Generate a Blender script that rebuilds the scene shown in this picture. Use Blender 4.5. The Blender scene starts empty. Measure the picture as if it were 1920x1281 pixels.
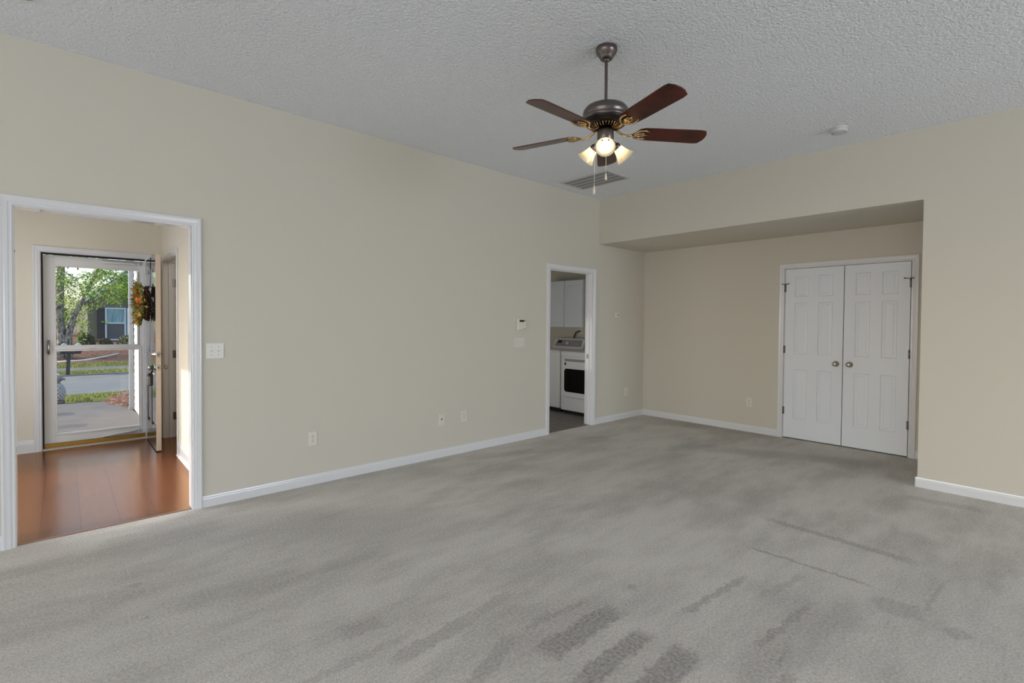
import bpy, bmesh, math, random
import numpy as np
from mathutils import Vector, Matrix, Euler

# ---------------------------------------------------------------- camera, sky, sun, lights, exposure
scene = bpy.context.scene
COL = scene.collection
PI = math.pi
R = math.radians

CAM_Z, F_PX, YAW, PITCH, ROLL, CY = 1.3704, 926.338, R(42.3793), R(-1.1108), R(0.4567), -17.1714
fwd = Vector((math.sin(YAW)*math.cos(PITCH), math.cos(YAW)*math.cos(PITCH), math.sin(PITCH)))
rt0 = Vector((math.cos(YAW), -math.sin(YAW), 0))
up0 = rt0.cross(fwd)
rt = rt0*math.cos(ROLL) + up0*math.sin(ROLL)
up = up0*math.cos(ROLL) - rt0*math.sin(ROLL)
cd = bpy.data.cameras.new('camera')
cam = bpy.data.objects.new('camera', cd)
COL.objects.link(cam)
cd.sensor_width = 36.0
cd.lens = F_PX/1920*36.0
cd.shift_y = CY/1920
cd.clip_start = 0.05
cd.clip_end = 500
m = Matrix((rt, up, -fwd)).transposed().to_4x4()
m.translation = Vector((0, 0, CAM_Z))
cam.matrix_world = m
scene.camera = cam

scene.view_settings.view_transform = 'Standard'
scene.view_settings.look = 'None'
scene.view_settings.gamma = 1.0
scene.view_settings.exposure = -0.12
scene.view_settings.use_curve_mapping = False
scene.cycles.use_denoising = True
scene.cycles.max_bounces = 12
scene.cycles.diffuse_bounces = 7
scene.cycles.glossy_bounces = 4
scene.cycles.transparent_max_bounces = 12
scene.cycles.sample_clamp_indirect = 6.0
scene.cycles.blur_glossy = 0.5
scene.cycles.caustics_reflective = False
scene.cycles.caustics_refractive = False

world = bpy.data.worlds.new('sky')
scene.world = world
world.use_nodes = True
wn = world.node_tree.nodes
wl = world.node_tree.links
wn.clear()
wo = wn.new('ShaderNodeOutputWorld')
wb = wn.new('ShaderNodeBackground')
sky = wn.new('ShaderNodeTexSky')
sky.sky_type = 'NISHITA'
sky.sun_disc = False
sky.sun_elevation = R(34)
sky.sun_rotation = R(-80)
sky.air_density = 1.0
sky.dust_density = 2.2
wl.new(sky.outputs[0], wb.inputs[0])
wb.inputs[1].default_value = 0.40
wl.new(wb.outputs[0], wo.inputs[0])

def light(name, kind, loc, target=None, energy=10, size=1, size_y=None, color=(1, 1, 1)):
    d = bpy.data.lights.new(name, kind)
    d.energy = energy
    d.color = color
    if kind == 'AREA':
        d.shape = 'RECTANGLE'
        d.size = size
        d.size_y = size_y or size
    elif kind == 'POINT':
        d.shadow_soft_size = size
    o = bpy.data.objects.new(name, d)
    COL.objects.link(o)
    o.location = loc
    if target is not None:
        o.rotation_euler = (Vector(target)-Vector(loc)).to_track_quat('-Z', 'Y').to_euler()
    return o

sun = light('sun', 'SUN', (-20, 12, 20), None, 2.7, color=(1.0, 0.95, 0.87))
sun.data.angle = R(0.6)
sun.rotation_euler = Vector((0.86, -0.20, -0.50)).to_track_quat('-Z', 'Y').to_euler()
# daylight entering through the room's own windows behind and beside the camera
DAY = (0.90, 0.98, 1.13)
light('daylight_patio_window', 'AREA', (3.2, -6.94, 1.2), (3.2, 0, 1.3), 172, 3.2, 2.1, DAY)
light('daylight_side_window', 'AREA', (-5.94, -0.4, 1.35), (0, -0.4, 1.4), 128, 6.6, 2.0, DAY)
light('foyer_fill', 'AREA', (-1.17, 5.5, 1.30), (0, 5.5, 1.30), 20, 1.7, 1.7, DAY)  # added fill light that brightens the foyer from an unseen side
light('laundry_fill', 'AREA', (3.63, 5.2, 1.0), (5, 5.2, 0.9), 7.5, 1.0, 0.9, (1, .98, .94))  # added fill so the appliances and cabinets read brighter
light('side_room_fill', 'POINT', (1.55, 5.1, 2.2), None, 13, 0.12, color=(1, .99, .98))  # unseen fill light added to lift the side doorway

# ---------------------------------------------------------------- helpers
def lin(r, g=None, b=None):
    if g is None:
        g = b = r
    f = lambda c: (c/255/12.92) if c/255 <= 0.04045 else ((c/255+0.055)/1.055)**2.4
    return (f(r), f(g), f(b), 1.0)

def mat(name, color, rough=0.5, metal=0.0, spec=0.5, **kw):
    mt = bpy.data.materials.new(name)
    mt.use_nodes = True
    b = mt.node_tree.nodes['Principled BSDF']
    b.inputs['Base Color'].default_value = color if len(color) == 4 else (*color, 1)
    b.inputs['Roughness'].default_value = rough
    b.inputs['Metallic'].default_value = metal
    b.inputs['Specular IOR Level'].default_value = spec
    for k, v in kw.items():
        b.inputs[k.replace('_', ' ')].default_value = v
    return mt

def N(mt, typ, **kw):
    n = mt.node_tree.nodes.new(typ)
    for k, v in kw.items():
        setattr(n, k, v)
    return n

def L(mt, a, b):
    mt.node_tree.links.new(a, b)

def P(mt):
    return mt.node_tree.nodes['Principled BSDF']

def objcoord(mt):
    return N(mt, 'ShaderNodeTexCoord').outputs['Object']

def bump(mt, scale, strength, dist=0.002, detail=3, coord=None, rough=0.55):
    c = coord or objcoord(mt)
    n = N(mt, 'ShaderNodeTexNoise')
    n.inputs['Scale'].default_value = scale
    n.inputs['Detail'].default_value = detail
    n.inputs['Roughness'].default_value = rough
    L(mt, c, n.inputs['Vector'])
    bp = N(mt, 'ShaderNodeBump')
    bp.inputs['Strength'].default_value = strength
    bp.inputs['Distance'].default_value = dist
    L(mt, n.outputs[0], bp.inputs['Height'])
    L(mt, bp.outputs[0], P(mt).inputs['Normal'])
    return n, bp

def vary(mt, c1, c2, scale, detail=3, lo=0.35, hi=0.65, stretch=None):
    c = objcoord(mt)
    if stretch:
        mp = N(mt, 'ShaderNodeMapping')
        mp.inputs['Scale'].default_value = stretch
        L(mt, c, mp.inputs['Vector'])
        c = mp.outputs[0]
    n = N(mt, 'ShaderNodeTexNoise')
    n.inputs['Scale'].default_value = scale
    n.inputs['Detail'].default_value = detail
    L(mt, c, n.inputs['Vector'])
    r = N(mt, 'ShaderNodeMapRange')
    r.inputs['From Min'].default_value = lo
    r.inputs['From Max'].default_value = hi
    L(mt, n.outputs[0], r.inputs['Value'])
    mx = N(mt, 'ShaderNodeMix', data_type='RGBA')
    mx.inputs['A'].default_value = c1
    mx.inputs['B'].default_value = c2
    L(mt, r.outputs[0], mx.inputs['Factor'])
    L(mt, mx.outputs['Result'], P(mt).inputs['Base Color'])
    return mx

class MB:
    """collects geometry; every build() links ONE mesh object"""
    def __init__(self):
        self.v, self.f, self.mi, self.sm = [], [], [], []
    def face(self, pts, mi=0, smooth=False):
        i = len(self.v)
        self.v += [tuple(p) for p in pts]
        self.f.append(tuple(range(i, i+len(pts))))
        self.mi.append(mi)
        self.sm.append(smooth)
    def box(self, x0, x1, y0, y1, z0, z1, mi=0):
        i = len(self.v)
        self.v += [(x0, y0, z0), (x1, y0, z0), (x1, y1, z0), (x0, y1, z0), (x0, y0, z1), (x1, y0, z1), (x1, y1, z1), (x0, y1, z1)]
        for q in ((0, 3, 2, 1), (4, 5, 6, 7), (0, 1, 5, 4), (1, 2, 6, 5), (2, 3, 7, 6), (3, 0, 4, 7)):
            self.f.append(tuple(i+k for k in q))
            self.mi.append(mi)
            self.sm.append(False)
        return self
    def prism(self, poly, axis, a, b, mi=0):
        """polygon of 2-D points extruded along axis 0/1/2 from a to b"""
        def P3(p, w):
            q = list(p)
            q.insert(axis, w)
            return tuple(q)
        n = len(poly)
        i = len(self.v)
        self.v += [P3(p, a) for p in poly] + [P3(p, b) for p in poly]
        fs = [tuple(range(n-1, -1, -1)), tuple(range(n, 2*n))] + [(k, (k+1) % n, n+(k+1) % n, n+k) for k in range(n)]
        for q in fs:
            self.f.append(tuple(i+k for k in q))
            self.mi.append(mi)
            self.sm.append(False)
        return self
    def lathe(self, prof, seg=32, axis=2, c=(0, 0, 0), mi=0, smooth=True, mtx=None):
        """profile of (r, h) spun about an axis through c"""
        i = len(self.v)
        for r, h in prof:
            for k in range(seg):
                a = 2*PI*k/seg
                p = [r*math.cos(a), r*math.sin(a)]
                p.insert(axis, h)
                if axis == 1:
                    p = [r*math.cos(a), h, r*math.sin(a)]
                pv = Vector(p)
                if mtx is not None:
                    pv = mtx @ pv
                self.v.append(tuple(pv+Vector(c)))
        for j in range(len(prof)-1):
            for k in range(seg):
                k2 = (k+1) % seg
                q = (i+j*seg+k, i+j*seg+k2, i+(j+1)*seg+k2, i+(j+1)*seg+k)
                self.f.append(q if axis != 1 else q[::-1])
                self.mi.append(mi)
                self.sm.append(smooth)
        return self
    def tube(self, pts, r, seg=10, mi=0, cap=True, smooth=True):
        pts = [Vector(p) for p in pts]
        rs = r if isinstance(r, (list, tuple)) else [r]*len(pts)
        i = len(self.v)
        prev = None
        for j, p in enumerate(pts):
            t = (pts[min(j+1, len(pts)-1)]-pts[max(j-1, 0)]).normalized()
            if prev is None:
                prev = t.orthogonal().normalized()
            u = (prev - t*prev.dot(t)).normalized()
            prev = u
            w = t.cross(u)
            for k in range(seg):
                a = 2*PI*k/seg
                self.v.append(tuple(p+(u*math.cos(a)+w*math.sin(a))*rs[j]))
        for j in range(len(pts)-1):
            for k in range(seg):
                k2 = (k+1) % seg
                self.f.append((i+j*seg+k, i+j*seg+k2, i+(j+1)*seg+k2, i+(j+1)*seg+k))
                self.mi.append(mi)
                self.sm.append(smooth)
        if cap:
            e = i+(len(pts)-1)*seg
            self.f += [tuple(i+k for k in range(seg-1, -1, -1)), tuple(e+k for k in range(seg))]
            self.mi += [mi, mi]
            self.sm += [False, False]
        return self
    def sphere(self, c, r, seg=16, rings=10, sc=(1, 1, 1), mi=0):
        prof = [(max(1e-5, math.sin(PI*k/rings)), -math.cos(PI*k/rings)) for k in range(rings+1)]
        s = len(self.v)
        self.lathe(prof, seg, 2, (0, 0, 0), mi)
        for k in range(s, len(self.v)):
            x, y, z = self.v[k]
            self.v[k] = (c[0]+x*r*sc[0], c[1]+y*r*sc[1], c[2]+z*r*sc[2])
        return self
    def xform(self, mtx, start=0):
        for k in range(start, len(self.v)):
            self.v[k] = tuple(mtx @ Vector(self.v[k]))
        return self
    def build(self, name, mats, parent=None, bevel=0.0, seg=2, loc=None, merge=False):
        me = bpy.data.meshes.new(name)
        off = Vector(parent['_org']) if parent is not None and '_org' in parent else Vector((0, 0, 0))
        vs = [tuple(Vector(p)-off) for p in self.v]
        me.from_pydata(vs, [], self.f)
        if not isinstance(mats, (list, tuple)):
            mats = [mats]
        for x in mats:
            me.materials.append(x)
        for p, mi, s in zip(me.polygons, self.mi, self.sm):
            p.material_index = mi
            p.use_smooth = s
        if merge or any(self.sm):
            bm = bmesh.new()
            bm.from_mesh(me)
            bmesh.ops.remove_doubles(bm, verts=bm.verts, dist=1e-5)
            bmesh.ops.recalc_face_normals(bm, faces=bm.faces)
            bm.to_mesh(me)
            bm.free()
        me.update()
        o = bpy.data.objects.new(name, me)
        COL.objects.link(o)
        if parent is not None:
            o.parent = parent
            o['_org'] = tuple(off)
        if bevel:
            bv = o.modifiers.new('bevel', 'BEVEL')
            bv.width = bevel
            bv.segments = seg
            bv.limit_method = 'ANGLE'
            bv.angle_limit = R(40)
        return o

def thing(name, label, cat, org=(0, 0, 0), group=None, kind=None):
    """an Empty at the base of a thing; parts are given in world coordinates and stored relative to it"""
    o = bpy.data.objects.new(name, None)
    COL.objects.link(o)
    o.location = org
    o.empty_display_size = 0.1
    o['_org'] = tuple(org)
    tag(o, label, cat, group, kind)
    return o

def tag(o, label=None, cat=None, group=None, kind=None):
    if label:
        o['label'] = label
    if cat:
        o['category'] = cat
    if group:
        o['group'] = group
    if kind:
        o['kind'] = kind
    return o

def struct(name, mb, mt, label=None, cat=None, bevel=0.0, seg=2, merge=False):
    o = mb.build(name, mt, None, bevel, seg, merge=merge)
    return tag(o, label, cat, None, 'structure')

def copy_tree(src, loc, rotz=0.0, label=None, parent=None):
    c = src.copy()
    COL.objects.link(c)
    if parent is not None:
        c.parent = parent
    else:
        c.location = loc
        c.rotation_euler = (0, 0, rotz)
        if label:
            c['label'] = label
    for ch in [x for x in ALLCH(src)]:
        copy_tree(ch, None, parent=c)
    return c

def ALLCH(o):
    return [x for x in COL.objects if x.parent == o]

# ---------------------------------------------------------------- materials
WALL = mat('beige_wall_paint', lin(212, 207, 193), 0.75, spec=0.25)
bump(WALL, 260, 0.10, 0.001, 3)
SOFFIT = WALL
FOYER = mat('foyer_beige_paint', lin(224, 217, 200), 0.7, spec=0.25)
bump(FOYER, 260, 0.10, 0.001, 3)
TRIM = mat('white_gloss_trim_paint', lin(226, 226, 227), 0.17, spec=0.5)
JAMBM = mat('white_enamel_jamb', lin(228, 228, 229), 0.07, spec=0.5)
DOORW = mat('white_door_paint', lin(233, 237, 243), 0.38, spec=0.4)
CEIL = mat('textured_white_ceiling', lin(240, 243, 247), 0.9, spec=0.1)
def _ceil():
    c = objcoord(CEIL)
    n = N(CEIL, 'ShaderNodeTexNoise')
    n.inputs['Scale'].default_value = 48
    n.inputs['Detail'].default_value = 4
    n.inputs['Roughness'].default_value = 0.6
    L(CEIL, c, n.inputs['Vector'])
    v = N(CEIL, 'ShaderNodeTexVoronoi')
    v.inputs['Scale'].default_value = 70
    L(CEIL, c, v.inputs['Vector'])
    ad = N(CEIL, 'ShaderNodeMath', operation='SUBTRACT')
    L(CEIL, n.outputs[0], ad.inputs[0])
    ml = N(CEIL, 'ShaderNodeMath', operation='MULTIPLY')
    ml.inputs[1].default_value = 0.35
    L(CEIL, v.outputs['Distance'], ml.inputs[0])
    L(CEIL, ml.outputs[0], ad.inputs[1])
    bp = N(CEIL, 'ShaderNodeBump')
    bp.inputs['Strength'].default_value = 0.85
    bp.inputs['Distance'].default_value = 0.018
    L(CEIL, ad.outputs[0], bp.inputs['Height'])
    L(CEIL, bp.outputs[0], P(CEIL).inputs['Normal'])
_ceil()

# pile marks in the carpet, plus a painted shadow line by the pier: centre x, y, angle, half length, half width, strength
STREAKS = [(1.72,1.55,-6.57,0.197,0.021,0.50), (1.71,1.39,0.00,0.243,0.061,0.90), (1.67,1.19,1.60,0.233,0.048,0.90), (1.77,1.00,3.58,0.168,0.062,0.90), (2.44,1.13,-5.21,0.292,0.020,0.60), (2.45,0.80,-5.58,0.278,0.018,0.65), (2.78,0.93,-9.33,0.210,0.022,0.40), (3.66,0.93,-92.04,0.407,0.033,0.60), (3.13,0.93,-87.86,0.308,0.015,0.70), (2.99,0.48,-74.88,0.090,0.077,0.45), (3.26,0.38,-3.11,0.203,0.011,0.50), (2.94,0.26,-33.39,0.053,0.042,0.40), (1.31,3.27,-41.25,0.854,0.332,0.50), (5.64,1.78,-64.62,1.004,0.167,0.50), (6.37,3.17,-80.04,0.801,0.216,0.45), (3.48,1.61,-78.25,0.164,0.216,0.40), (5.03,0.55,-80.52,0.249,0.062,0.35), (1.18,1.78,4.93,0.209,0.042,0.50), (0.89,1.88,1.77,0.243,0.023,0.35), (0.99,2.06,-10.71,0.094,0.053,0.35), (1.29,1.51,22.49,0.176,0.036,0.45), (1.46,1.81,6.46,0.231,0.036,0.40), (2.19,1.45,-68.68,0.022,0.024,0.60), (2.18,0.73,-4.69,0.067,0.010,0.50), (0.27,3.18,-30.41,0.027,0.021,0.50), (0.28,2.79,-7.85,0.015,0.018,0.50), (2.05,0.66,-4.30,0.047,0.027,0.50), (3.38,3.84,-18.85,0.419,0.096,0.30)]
CARPET = mat('grey_cut_pile_carpet', lin(160, 157, 152), 0.95, spec=0.05)
def _carpet():
    M = CARPET
    c = objcoord(M)
    # warp so that marks have ragged edges
    wn_ = N(M, 'ShaderNodeTexNoise')
    wn_.inputs['Scale'].default_value = 16
    wn_.inputs['Detail'].default_value = 5
    wn_.inputs['Roughness'].default_value = 0.7
    L(M, c, wn_.inputs['Vector'])
    s = N(M, 'ShaderNodeVectorMath', operation='SUBTRACT')
    s.inputs[1].default_value = (0.5, 0.5, 0.5)
    L(M, wn_.outputs['Color'], s.inputs[0])
    sc = N(M, 'ShaderNodeVectorMath', operation='SCALE')
    sc.inputs['Scale'].default_value = 0.11
    L(M, s.outputs[0], sc.inputs[0])
    ad = N(M, 'ShaderNodeVectorMath', operation='ADD')
    L(M, c, ad.inputs[0])
    L(M, sc.outputs[0], ad.inputs[1])
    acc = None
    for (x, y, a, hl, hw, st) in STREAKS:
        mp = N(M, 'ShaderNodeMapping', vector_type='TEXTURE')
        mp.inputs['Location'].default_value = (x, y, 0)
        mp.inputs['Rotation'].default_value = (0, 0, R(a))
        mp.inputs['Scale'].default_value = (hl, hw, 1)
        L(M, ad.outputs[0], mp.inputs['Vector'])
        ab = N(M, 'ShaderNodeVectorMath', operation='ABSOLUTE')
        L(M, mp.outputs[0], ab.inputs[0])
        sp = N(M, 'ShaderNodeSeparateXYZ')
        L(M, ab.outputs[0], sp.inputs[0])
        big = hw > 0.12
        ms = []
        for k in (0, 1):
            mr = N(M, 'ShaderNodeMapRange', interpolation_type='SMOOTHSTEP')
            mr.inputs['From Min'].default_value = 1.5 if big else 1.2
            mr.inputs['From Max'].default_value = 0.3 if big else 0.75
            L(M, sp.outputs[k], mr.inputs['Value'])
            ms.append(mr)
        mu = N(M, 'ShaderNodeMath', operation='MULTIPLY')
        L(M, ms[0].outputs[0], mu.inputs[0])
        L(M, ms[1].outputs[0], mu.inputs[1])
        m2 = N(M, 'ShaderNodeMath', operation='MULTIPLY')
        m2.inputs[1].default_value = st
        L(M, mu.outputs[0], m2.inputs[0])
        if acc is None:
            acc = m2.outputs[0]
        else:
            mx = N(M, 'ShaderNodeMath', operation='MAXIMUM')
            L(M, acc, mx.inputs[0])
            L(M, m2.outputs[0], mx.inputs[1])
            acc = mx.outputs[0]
    # broad mottling, drawn out along the vacuuming direction
    def noise(scale, detail, stretch, lo, hi, rough=0.6):
        mp = N(M, 'ShaderNodeMapping')
        mp.inputs['Scale'].default_value = stretch
        L(M, c, mp.inputs['Vector'])
        n = N(M, 'ShaderNodeTexNoise')
        n.inputs['Scale'].default_value = scale
        n.inputs['Detail'].default_value = detail
        n.inputs['Roughness'].default_value = rough
        L(M, mp.outputs[0], n.inputs['Vector'])
        r = N(M, 'ShaderNodeMapRange', interpolation_type='SMOOTHSTEP')
        r.inputs['From Min'].default_value = lo
        r.inputs['From Max'].default_value = hi
        L(M, n.outputs[0], r.inputs['Value'])
        return r.outputs[0]
    a = noise(1.6, 6, (0.55, 1.3, 1), 0.42, 0.68, 0.62)
    b = noise(0.55, 3, (1, 1, 1), 0.35, 0.7)
    g = noise(150, 3, (1, 1, 1), 0.34, 0.66)
    g2 = noise(75, 3, (1, 1, 1), 0.3, 0.7)
    def mixf(fac, A, B, weight):
        w = N(M, 'ShaderNodeMath', operation='MULTIPLY')
        w.inputs[1].default_value = weight
        L(M, fac, w.inputs[0])
        x = N(M, 'ShaderNodeMix', data_type='RGBA')
        L(M, w.outputs[0], x.inputs['Factor'])
        if isinstance(A, tuple):
            x.inputs['A'].default_value = A
        else:
            L(M, A, x.inputs['A'])
        x.inputs['B'].default_value = B
        return x.outputs['Result']
    base = mixf(a, lin(230, 225, 216), lin(151, 146, 138), 0.60)
    base = mixf(b, base, lin(196, 192, 187), 0.35)
    c2_ = noise(7.0, 5, (0.35, 1.1, 1), 0.42, 0.70, 0.65)
    base = mixf(c2_, base, lin(140, 136, 130), 0.20)
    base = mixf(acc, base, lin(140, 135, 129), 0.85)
    base = mixf(g, base, lin(116, 111, 105), 0.55)
    base = mixf(g2, base, lin(246, 244, 240), 0.34)
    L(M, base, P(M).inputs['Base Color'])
    bp = N(M, 'ShaderNodeBump')
    bp.inputs['Strength'].default_value = 0.35
    bp.inputs['Distance'].default_value = 0.006
    n = N(M, 'ShaderNodeTexNoise')
    n.inputs['Scale'].default_value = 160
    n.inputs['Detail'].default_value = 2
    L(M, c, n.inputs['Vector'])
    L(M, n.outputs[0], bp.inputs['Height'])
    L(M, bp.outputs[0], P(M).inputs['Normal'])
_carpet()

WOOD = mat('reddish_brown_laminate', lin(112, 70, 48), 0.5, spec=0.0)
def _wood():
    M = WOOD
    c = objcoord(M)
    mp = N(M, 'ShaderNodeMapping')
    mp.inputs['Rotation'].default_value = (0, 0, R(90))
    mp.inputs['Location'].default_value = (0.05, 0.11, 0)
    L(M, c, mp.inputs['Vector'])
    br = N(M, 'ShaderNodeTexBrick')
    br.offset = 0.37
    br.inputs['Color1'].default_value = lin(116, 70, 46)
    br.inputs['Color2'].default_value = lin(98, 56, 37)
    br.inputs['Mortar'].default_value = lin(58, 33, 23)
    br.inputs['Scale'].default_value = 1.0
    br.inputs['Mortar Size'].default_value = 0.0022
    br.inputs['Brick Width'].default_value = 1.25
    br.inputs['Row Height'].default_value = 0.20
    L(M, mp.outputs[0], br.inputs['Vector'])
    m2 = N(M, 'ShaderNodeMapping')
    m2.inputs['Scale'].default_value = (14, 1.2, 1)
    L(M, c, m2.inputs['Vector'])
    n = N(M, 'ShaderNodeTexNoise')
    n.inputs['Scale'].default_value = 3
    n.inputs['Detail'].default_value = 6
    L(M, m2.outputs[0], n.inputs['Vector'])
    x = N(M, 'ShaderNodeMix', data_type='RGBA', blend_type='MULTIPLY')
    x.inputs['Factor'].default_value = 0.45
    L(M, br.outputs[0], x.inputs['A'])
    rp = N(M, 'ShaderNodeValToRGB')
    rp.color_ramp.elements[0].position = 0.3
    rp.color_ramp.elements[0].color = (0.45, 0.38, 0.33, 1)
    rp.color_ramp.elements[1].position = 0.7
    rp.color_ramp.elements[1].color = (1, 1, 1, 1)
    L(M, n.outputs[0], rp.inputs[0])
    L(M, rp.outputs[0], x.inputs['B'])
    L(M, x.outputs['Result'], P(M).inputs['Base Color'])
    # warm satin varnish over the grain
    gl = N(M, 'ShaderNodeBsdfGlossy')
    gl.inputs['Color'].default_value = (1.0, 0.74, 0.55, 1)
    gl.inputs['Roughness'].default_value = 0.21
    fr = N(M, 'ShaderNodeFresnel')
    fr.inputs[0].default_value = 2.9
    mxs = N(M, 'ShaderNodeMixShader')
    L(M, fr.outputs[0], mxs.inputs[0])
    L(M, P(M).outputs[0], mxs.inputs[1])
    L(M, gl.outputs[0], mxs.inputs[2])
    L(M, mxs.outputs[0], M.node_tree.nodes['Material Output'].inputs[0])
_wood()

VINYL = mat('grey_laundry_floor', lin(120, 115, 109), 0.6)
vary(VINYL, lin(126, 120, 114), lin(108, 103, 98), 9, 4)
PLATE = mat('ivory_plastic_plate', lin(224, 221, 209), 0.35)
PLATEW = mat('white_plastic_plate', lin(226, 224, 216), 0.35)
SLOT = mat('dark_slot', lin(40, 38, 36), 0.6)
STEELS = mat('brushed_screw_metal', lin(170, 168, 160), 0.35, 1.0)
NICKEL = mat('satin_nickel', lin(196, 190, 180), 0.22, 1.0)
HINGE = mat('grey_metal_hinge', lin(128, 126, 124), 0.38, 1.0)
PEWTER = mat('dark_pewter_metal', lin(118, 110, 106), 0.30, 1.0)
bump(PEWTER, 30, 0.05, 0.001)
BRONZE = mat('antique_gold_metal', lin(196, 166, 122), 0.24, 1.0)
BLACKM = mat('blackened_metal', lin(44, 40, 38), 0.4, 0.8)
BLADE = mat('cherry_blade_wood', lin(74, 34, 24), 0.3, spec=0.2, Coat_Weight=0.25, Coat_Roughness=0.1)
vary(BLADE, lin(92, 34, 20), lin(52, 22, 15), 7, 5, stretch=(1, 1, 1))
FANWHITE = mat('white_pull_plastic', lin(232, 220, 206), 0.4)
BRASS = mat('gold_threshold_metal', lin(164, 128, 62), 0.36, 0.9)
RUBBER = mat('black_weatherstrip', lin(22, 21, 18), 0.7)
STORM = mat('white_storm_door_metal', lin(236, 235, 232), 0.35)
DOOREDGE = mat('tan_door_edge', lin(232, 214, 194), 0.5)
BLACKDOOR = mat('glossy_dark_green_door_paint', lin(34, 40, 40), 0.13, spec=0.8, Coat_Weight=0.7, Coat_Roughness=0.06)
VENTW = mat('white_vent_metal', lin(206, 206, 204), 0.5)
VENTD = mat('dark_duct', lin(86, 86, 84), 0.8)
APPL = mat('white_enamel', lin(226, 226, 226), 0.28)
APPLG = mat('grey_console_plastic', lin(150, 150, 150), 0.35)
BLACKGL = mat('black_window_glass', lin(9, 9, 10), 0.08)
LCD = mat('dark_display', lin(40, 40, 30), 0.15)
TOE_SHADE = mat('toe_gap_shade', lin(20, 20, 20), 0.7)  # black that paints the shaded gap under the appliances
CORD = mat('grey_cord', lin(92, 88, 82), 0.5)
LOCKB = mat('grey_lockbox_shell', lin(120, 112, 104), 0.45)
LOCKK = mat('black_lockbox_rubber', lin(22, 22, 22), 0.55)
GLASS = bpy.data.materials.new('clear_pane_glass')
GLASS.use_nodes = True
def _glass():
    nt = GLASS.node_tree
    nt.nodes.clear()
    o = nt.nodes.new('ShaderNodeOutputMaterial')
    mx = nt.nodes.new('ShaderNodeMixShader')
    t = nt.nodes.new('ShaderNodeBsdfTransparent')
    t.inputs[0].default_value = (0.97, 0.98, 0.98, 1)
    g = nt.nodes.new('ShaderNodeBsdfGlossy')
    g.inputs['Roughness'].default_value = 0.02
    fr = nt.nodes.new('ShaderNodeFresnel')
    fr.inputs[0].default_value = 1.4
    nt.links.new(fr.outputs[0], mx.inputs[0])
    nt.links.new(t.outputs[0], mx.inputs[1])
    nt.links.new(g.outputs[0], mx.inputs[2])
    nt.links.new(mx.outputs[0], o.inputs[0])
_glass()
SHADE = bpy.data.materials.new('amber_frosted_shade_glass')
SHADE.use_nodes = True
def _shade():
    nt = SHADE.node_tree
    nt.nodes.clear()
    o = nt.nodes.new('ShaderNodeOutputMaterial')
    mx = nt.nodes.new('ShaderNodeMixShader')
    mx2 = nt.nodes.new('ShaderNodeMixShader')
    d = nt.nodes.new('ShaderNodeBsdfDiffuse')
    d.inputs[0].default_value = lin(248, 240, 216)
    t = nt.nodes.new('ShaderNodeBsdfTranslucent')
    t.inputs[0].default_value = lin(255, 247, 228)
    g = nt.nodes.new('ShaderNodeBsdfGlossy')
    g.inputs[0].default_value = (1, 0.97, 0.9, 1)
    g.inputs['Roughness'].default_value = 0.15
    mx.inputs[0].default_value = 0.62
    mx2.inputs[0].default_value = 0.08
    nt.links.new(d.outputs[0], mx.inputs[1])
    nt.links.new(t.outputs[0], mx.inputs[2])
    nt.links.new(mx.outputs[0], mx2.inputs[1])
    nt.links.new(g.outputs[0], mx2.inputs[2])
    nt.links.new(mx2.outputs[0], o.inputs[0])
_shade()
BULB = mat('lit_bulb', lin(255, 246, 220), 0.4)
P(BULB).inputs['Emission Color'].default_value = (1.0, 0.90, 0.70, 1)
P(BULB).inputs['Emission Strength'].default_value = 8.0

# ---------------------------------------------------------------- dimensions of the room
D = 4.1717            # face of the long wall
D2 = D+0.116          # its back
B = 5.3897            # face of the far wall
B2 = 6.4989           # back of the alcove
H = 3.0406
S = 2.44              # alcove soffit
PY = 0.7596           # side of the pier
FY = 7.032            # foyer front wall
RX = 0.877            # foyer right wall
X0, Y0 = -6.0, -7.0   # walls behind the camera
FOY = (-0.2060, 0.6895, 2.040)
LAU = (4.4370, 5.2620, 2.040)
CLO = (0.9985, 2.2075, 2.046)
FD = (-0.1510, 0.7140, 2.062)

# ---------------------------------------------------------------- room shell
w = MB()
w.box(X0-.1, FOY[0]-.014, D, D2, 0, H).box(FOY[0]-.014, FOY[1]+.014, D, D2, FOY[2]+.014, H)
w.box(FOY[1]+.014, LAU[0]-.014, D, D2, 0, H).box(LAU[0]-.014, LAU[1]+.014, D, D2, LAU[2]+.014, H)
w.box(LAU[1]+.014, B2+.12, D, D2, 0, H)
struct('wall_left', w, WALL, 'long beige wall on the left with two cased doorways', 'wall')
w = MB()
w.box(B, B+.12, PY, D, S, H).box(B, B+.12, Y0-.1, PY, 0, H)
struct('wall_back', w, WALL, 'beige header and pier wall framing the alcove', 'wall')
w = MB()
w.box(B+.12, B2+.12, PY-.12, PY, 0, S+.1)
struct('wall_alcove_right', w, WALL, 'narrow right return wall of the alcove', 'wall')
w = MB()
w.box(B2, B2+.12, PY, CLO[0]-.012, 0, S+.1).box(B2, B2+.12, CLO[1]+.012, D, 0, S+.1).box(B2, B2+.12, CLO[0]-.012, CLO[1]+.012, CLO[2]+.012, S+.1)
struct('wall_alcove_back', w, WALL, 'beige back wall of the alcove around the double doors', 'wall')
w = MB()
w.box(B+.12, B2, PY, D, S, S+.1)
struct('ceiling_alcove', w, SOFFIT, 'low shaded soffit over the alcove', 'ceiling')
w = MB()
w.box(X0-.1, B+.12, Y0-.1, D2, H, H+.1)
struct('ceiling', w, CEIL, 'stippled white ceiling of the living room', 'ceiling')
w = MB()
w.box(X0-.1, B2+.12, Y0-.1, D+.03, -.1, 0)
struct('floor', w, CARPET, 'grey carpet with vacuum marks', 'floor')
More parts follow.
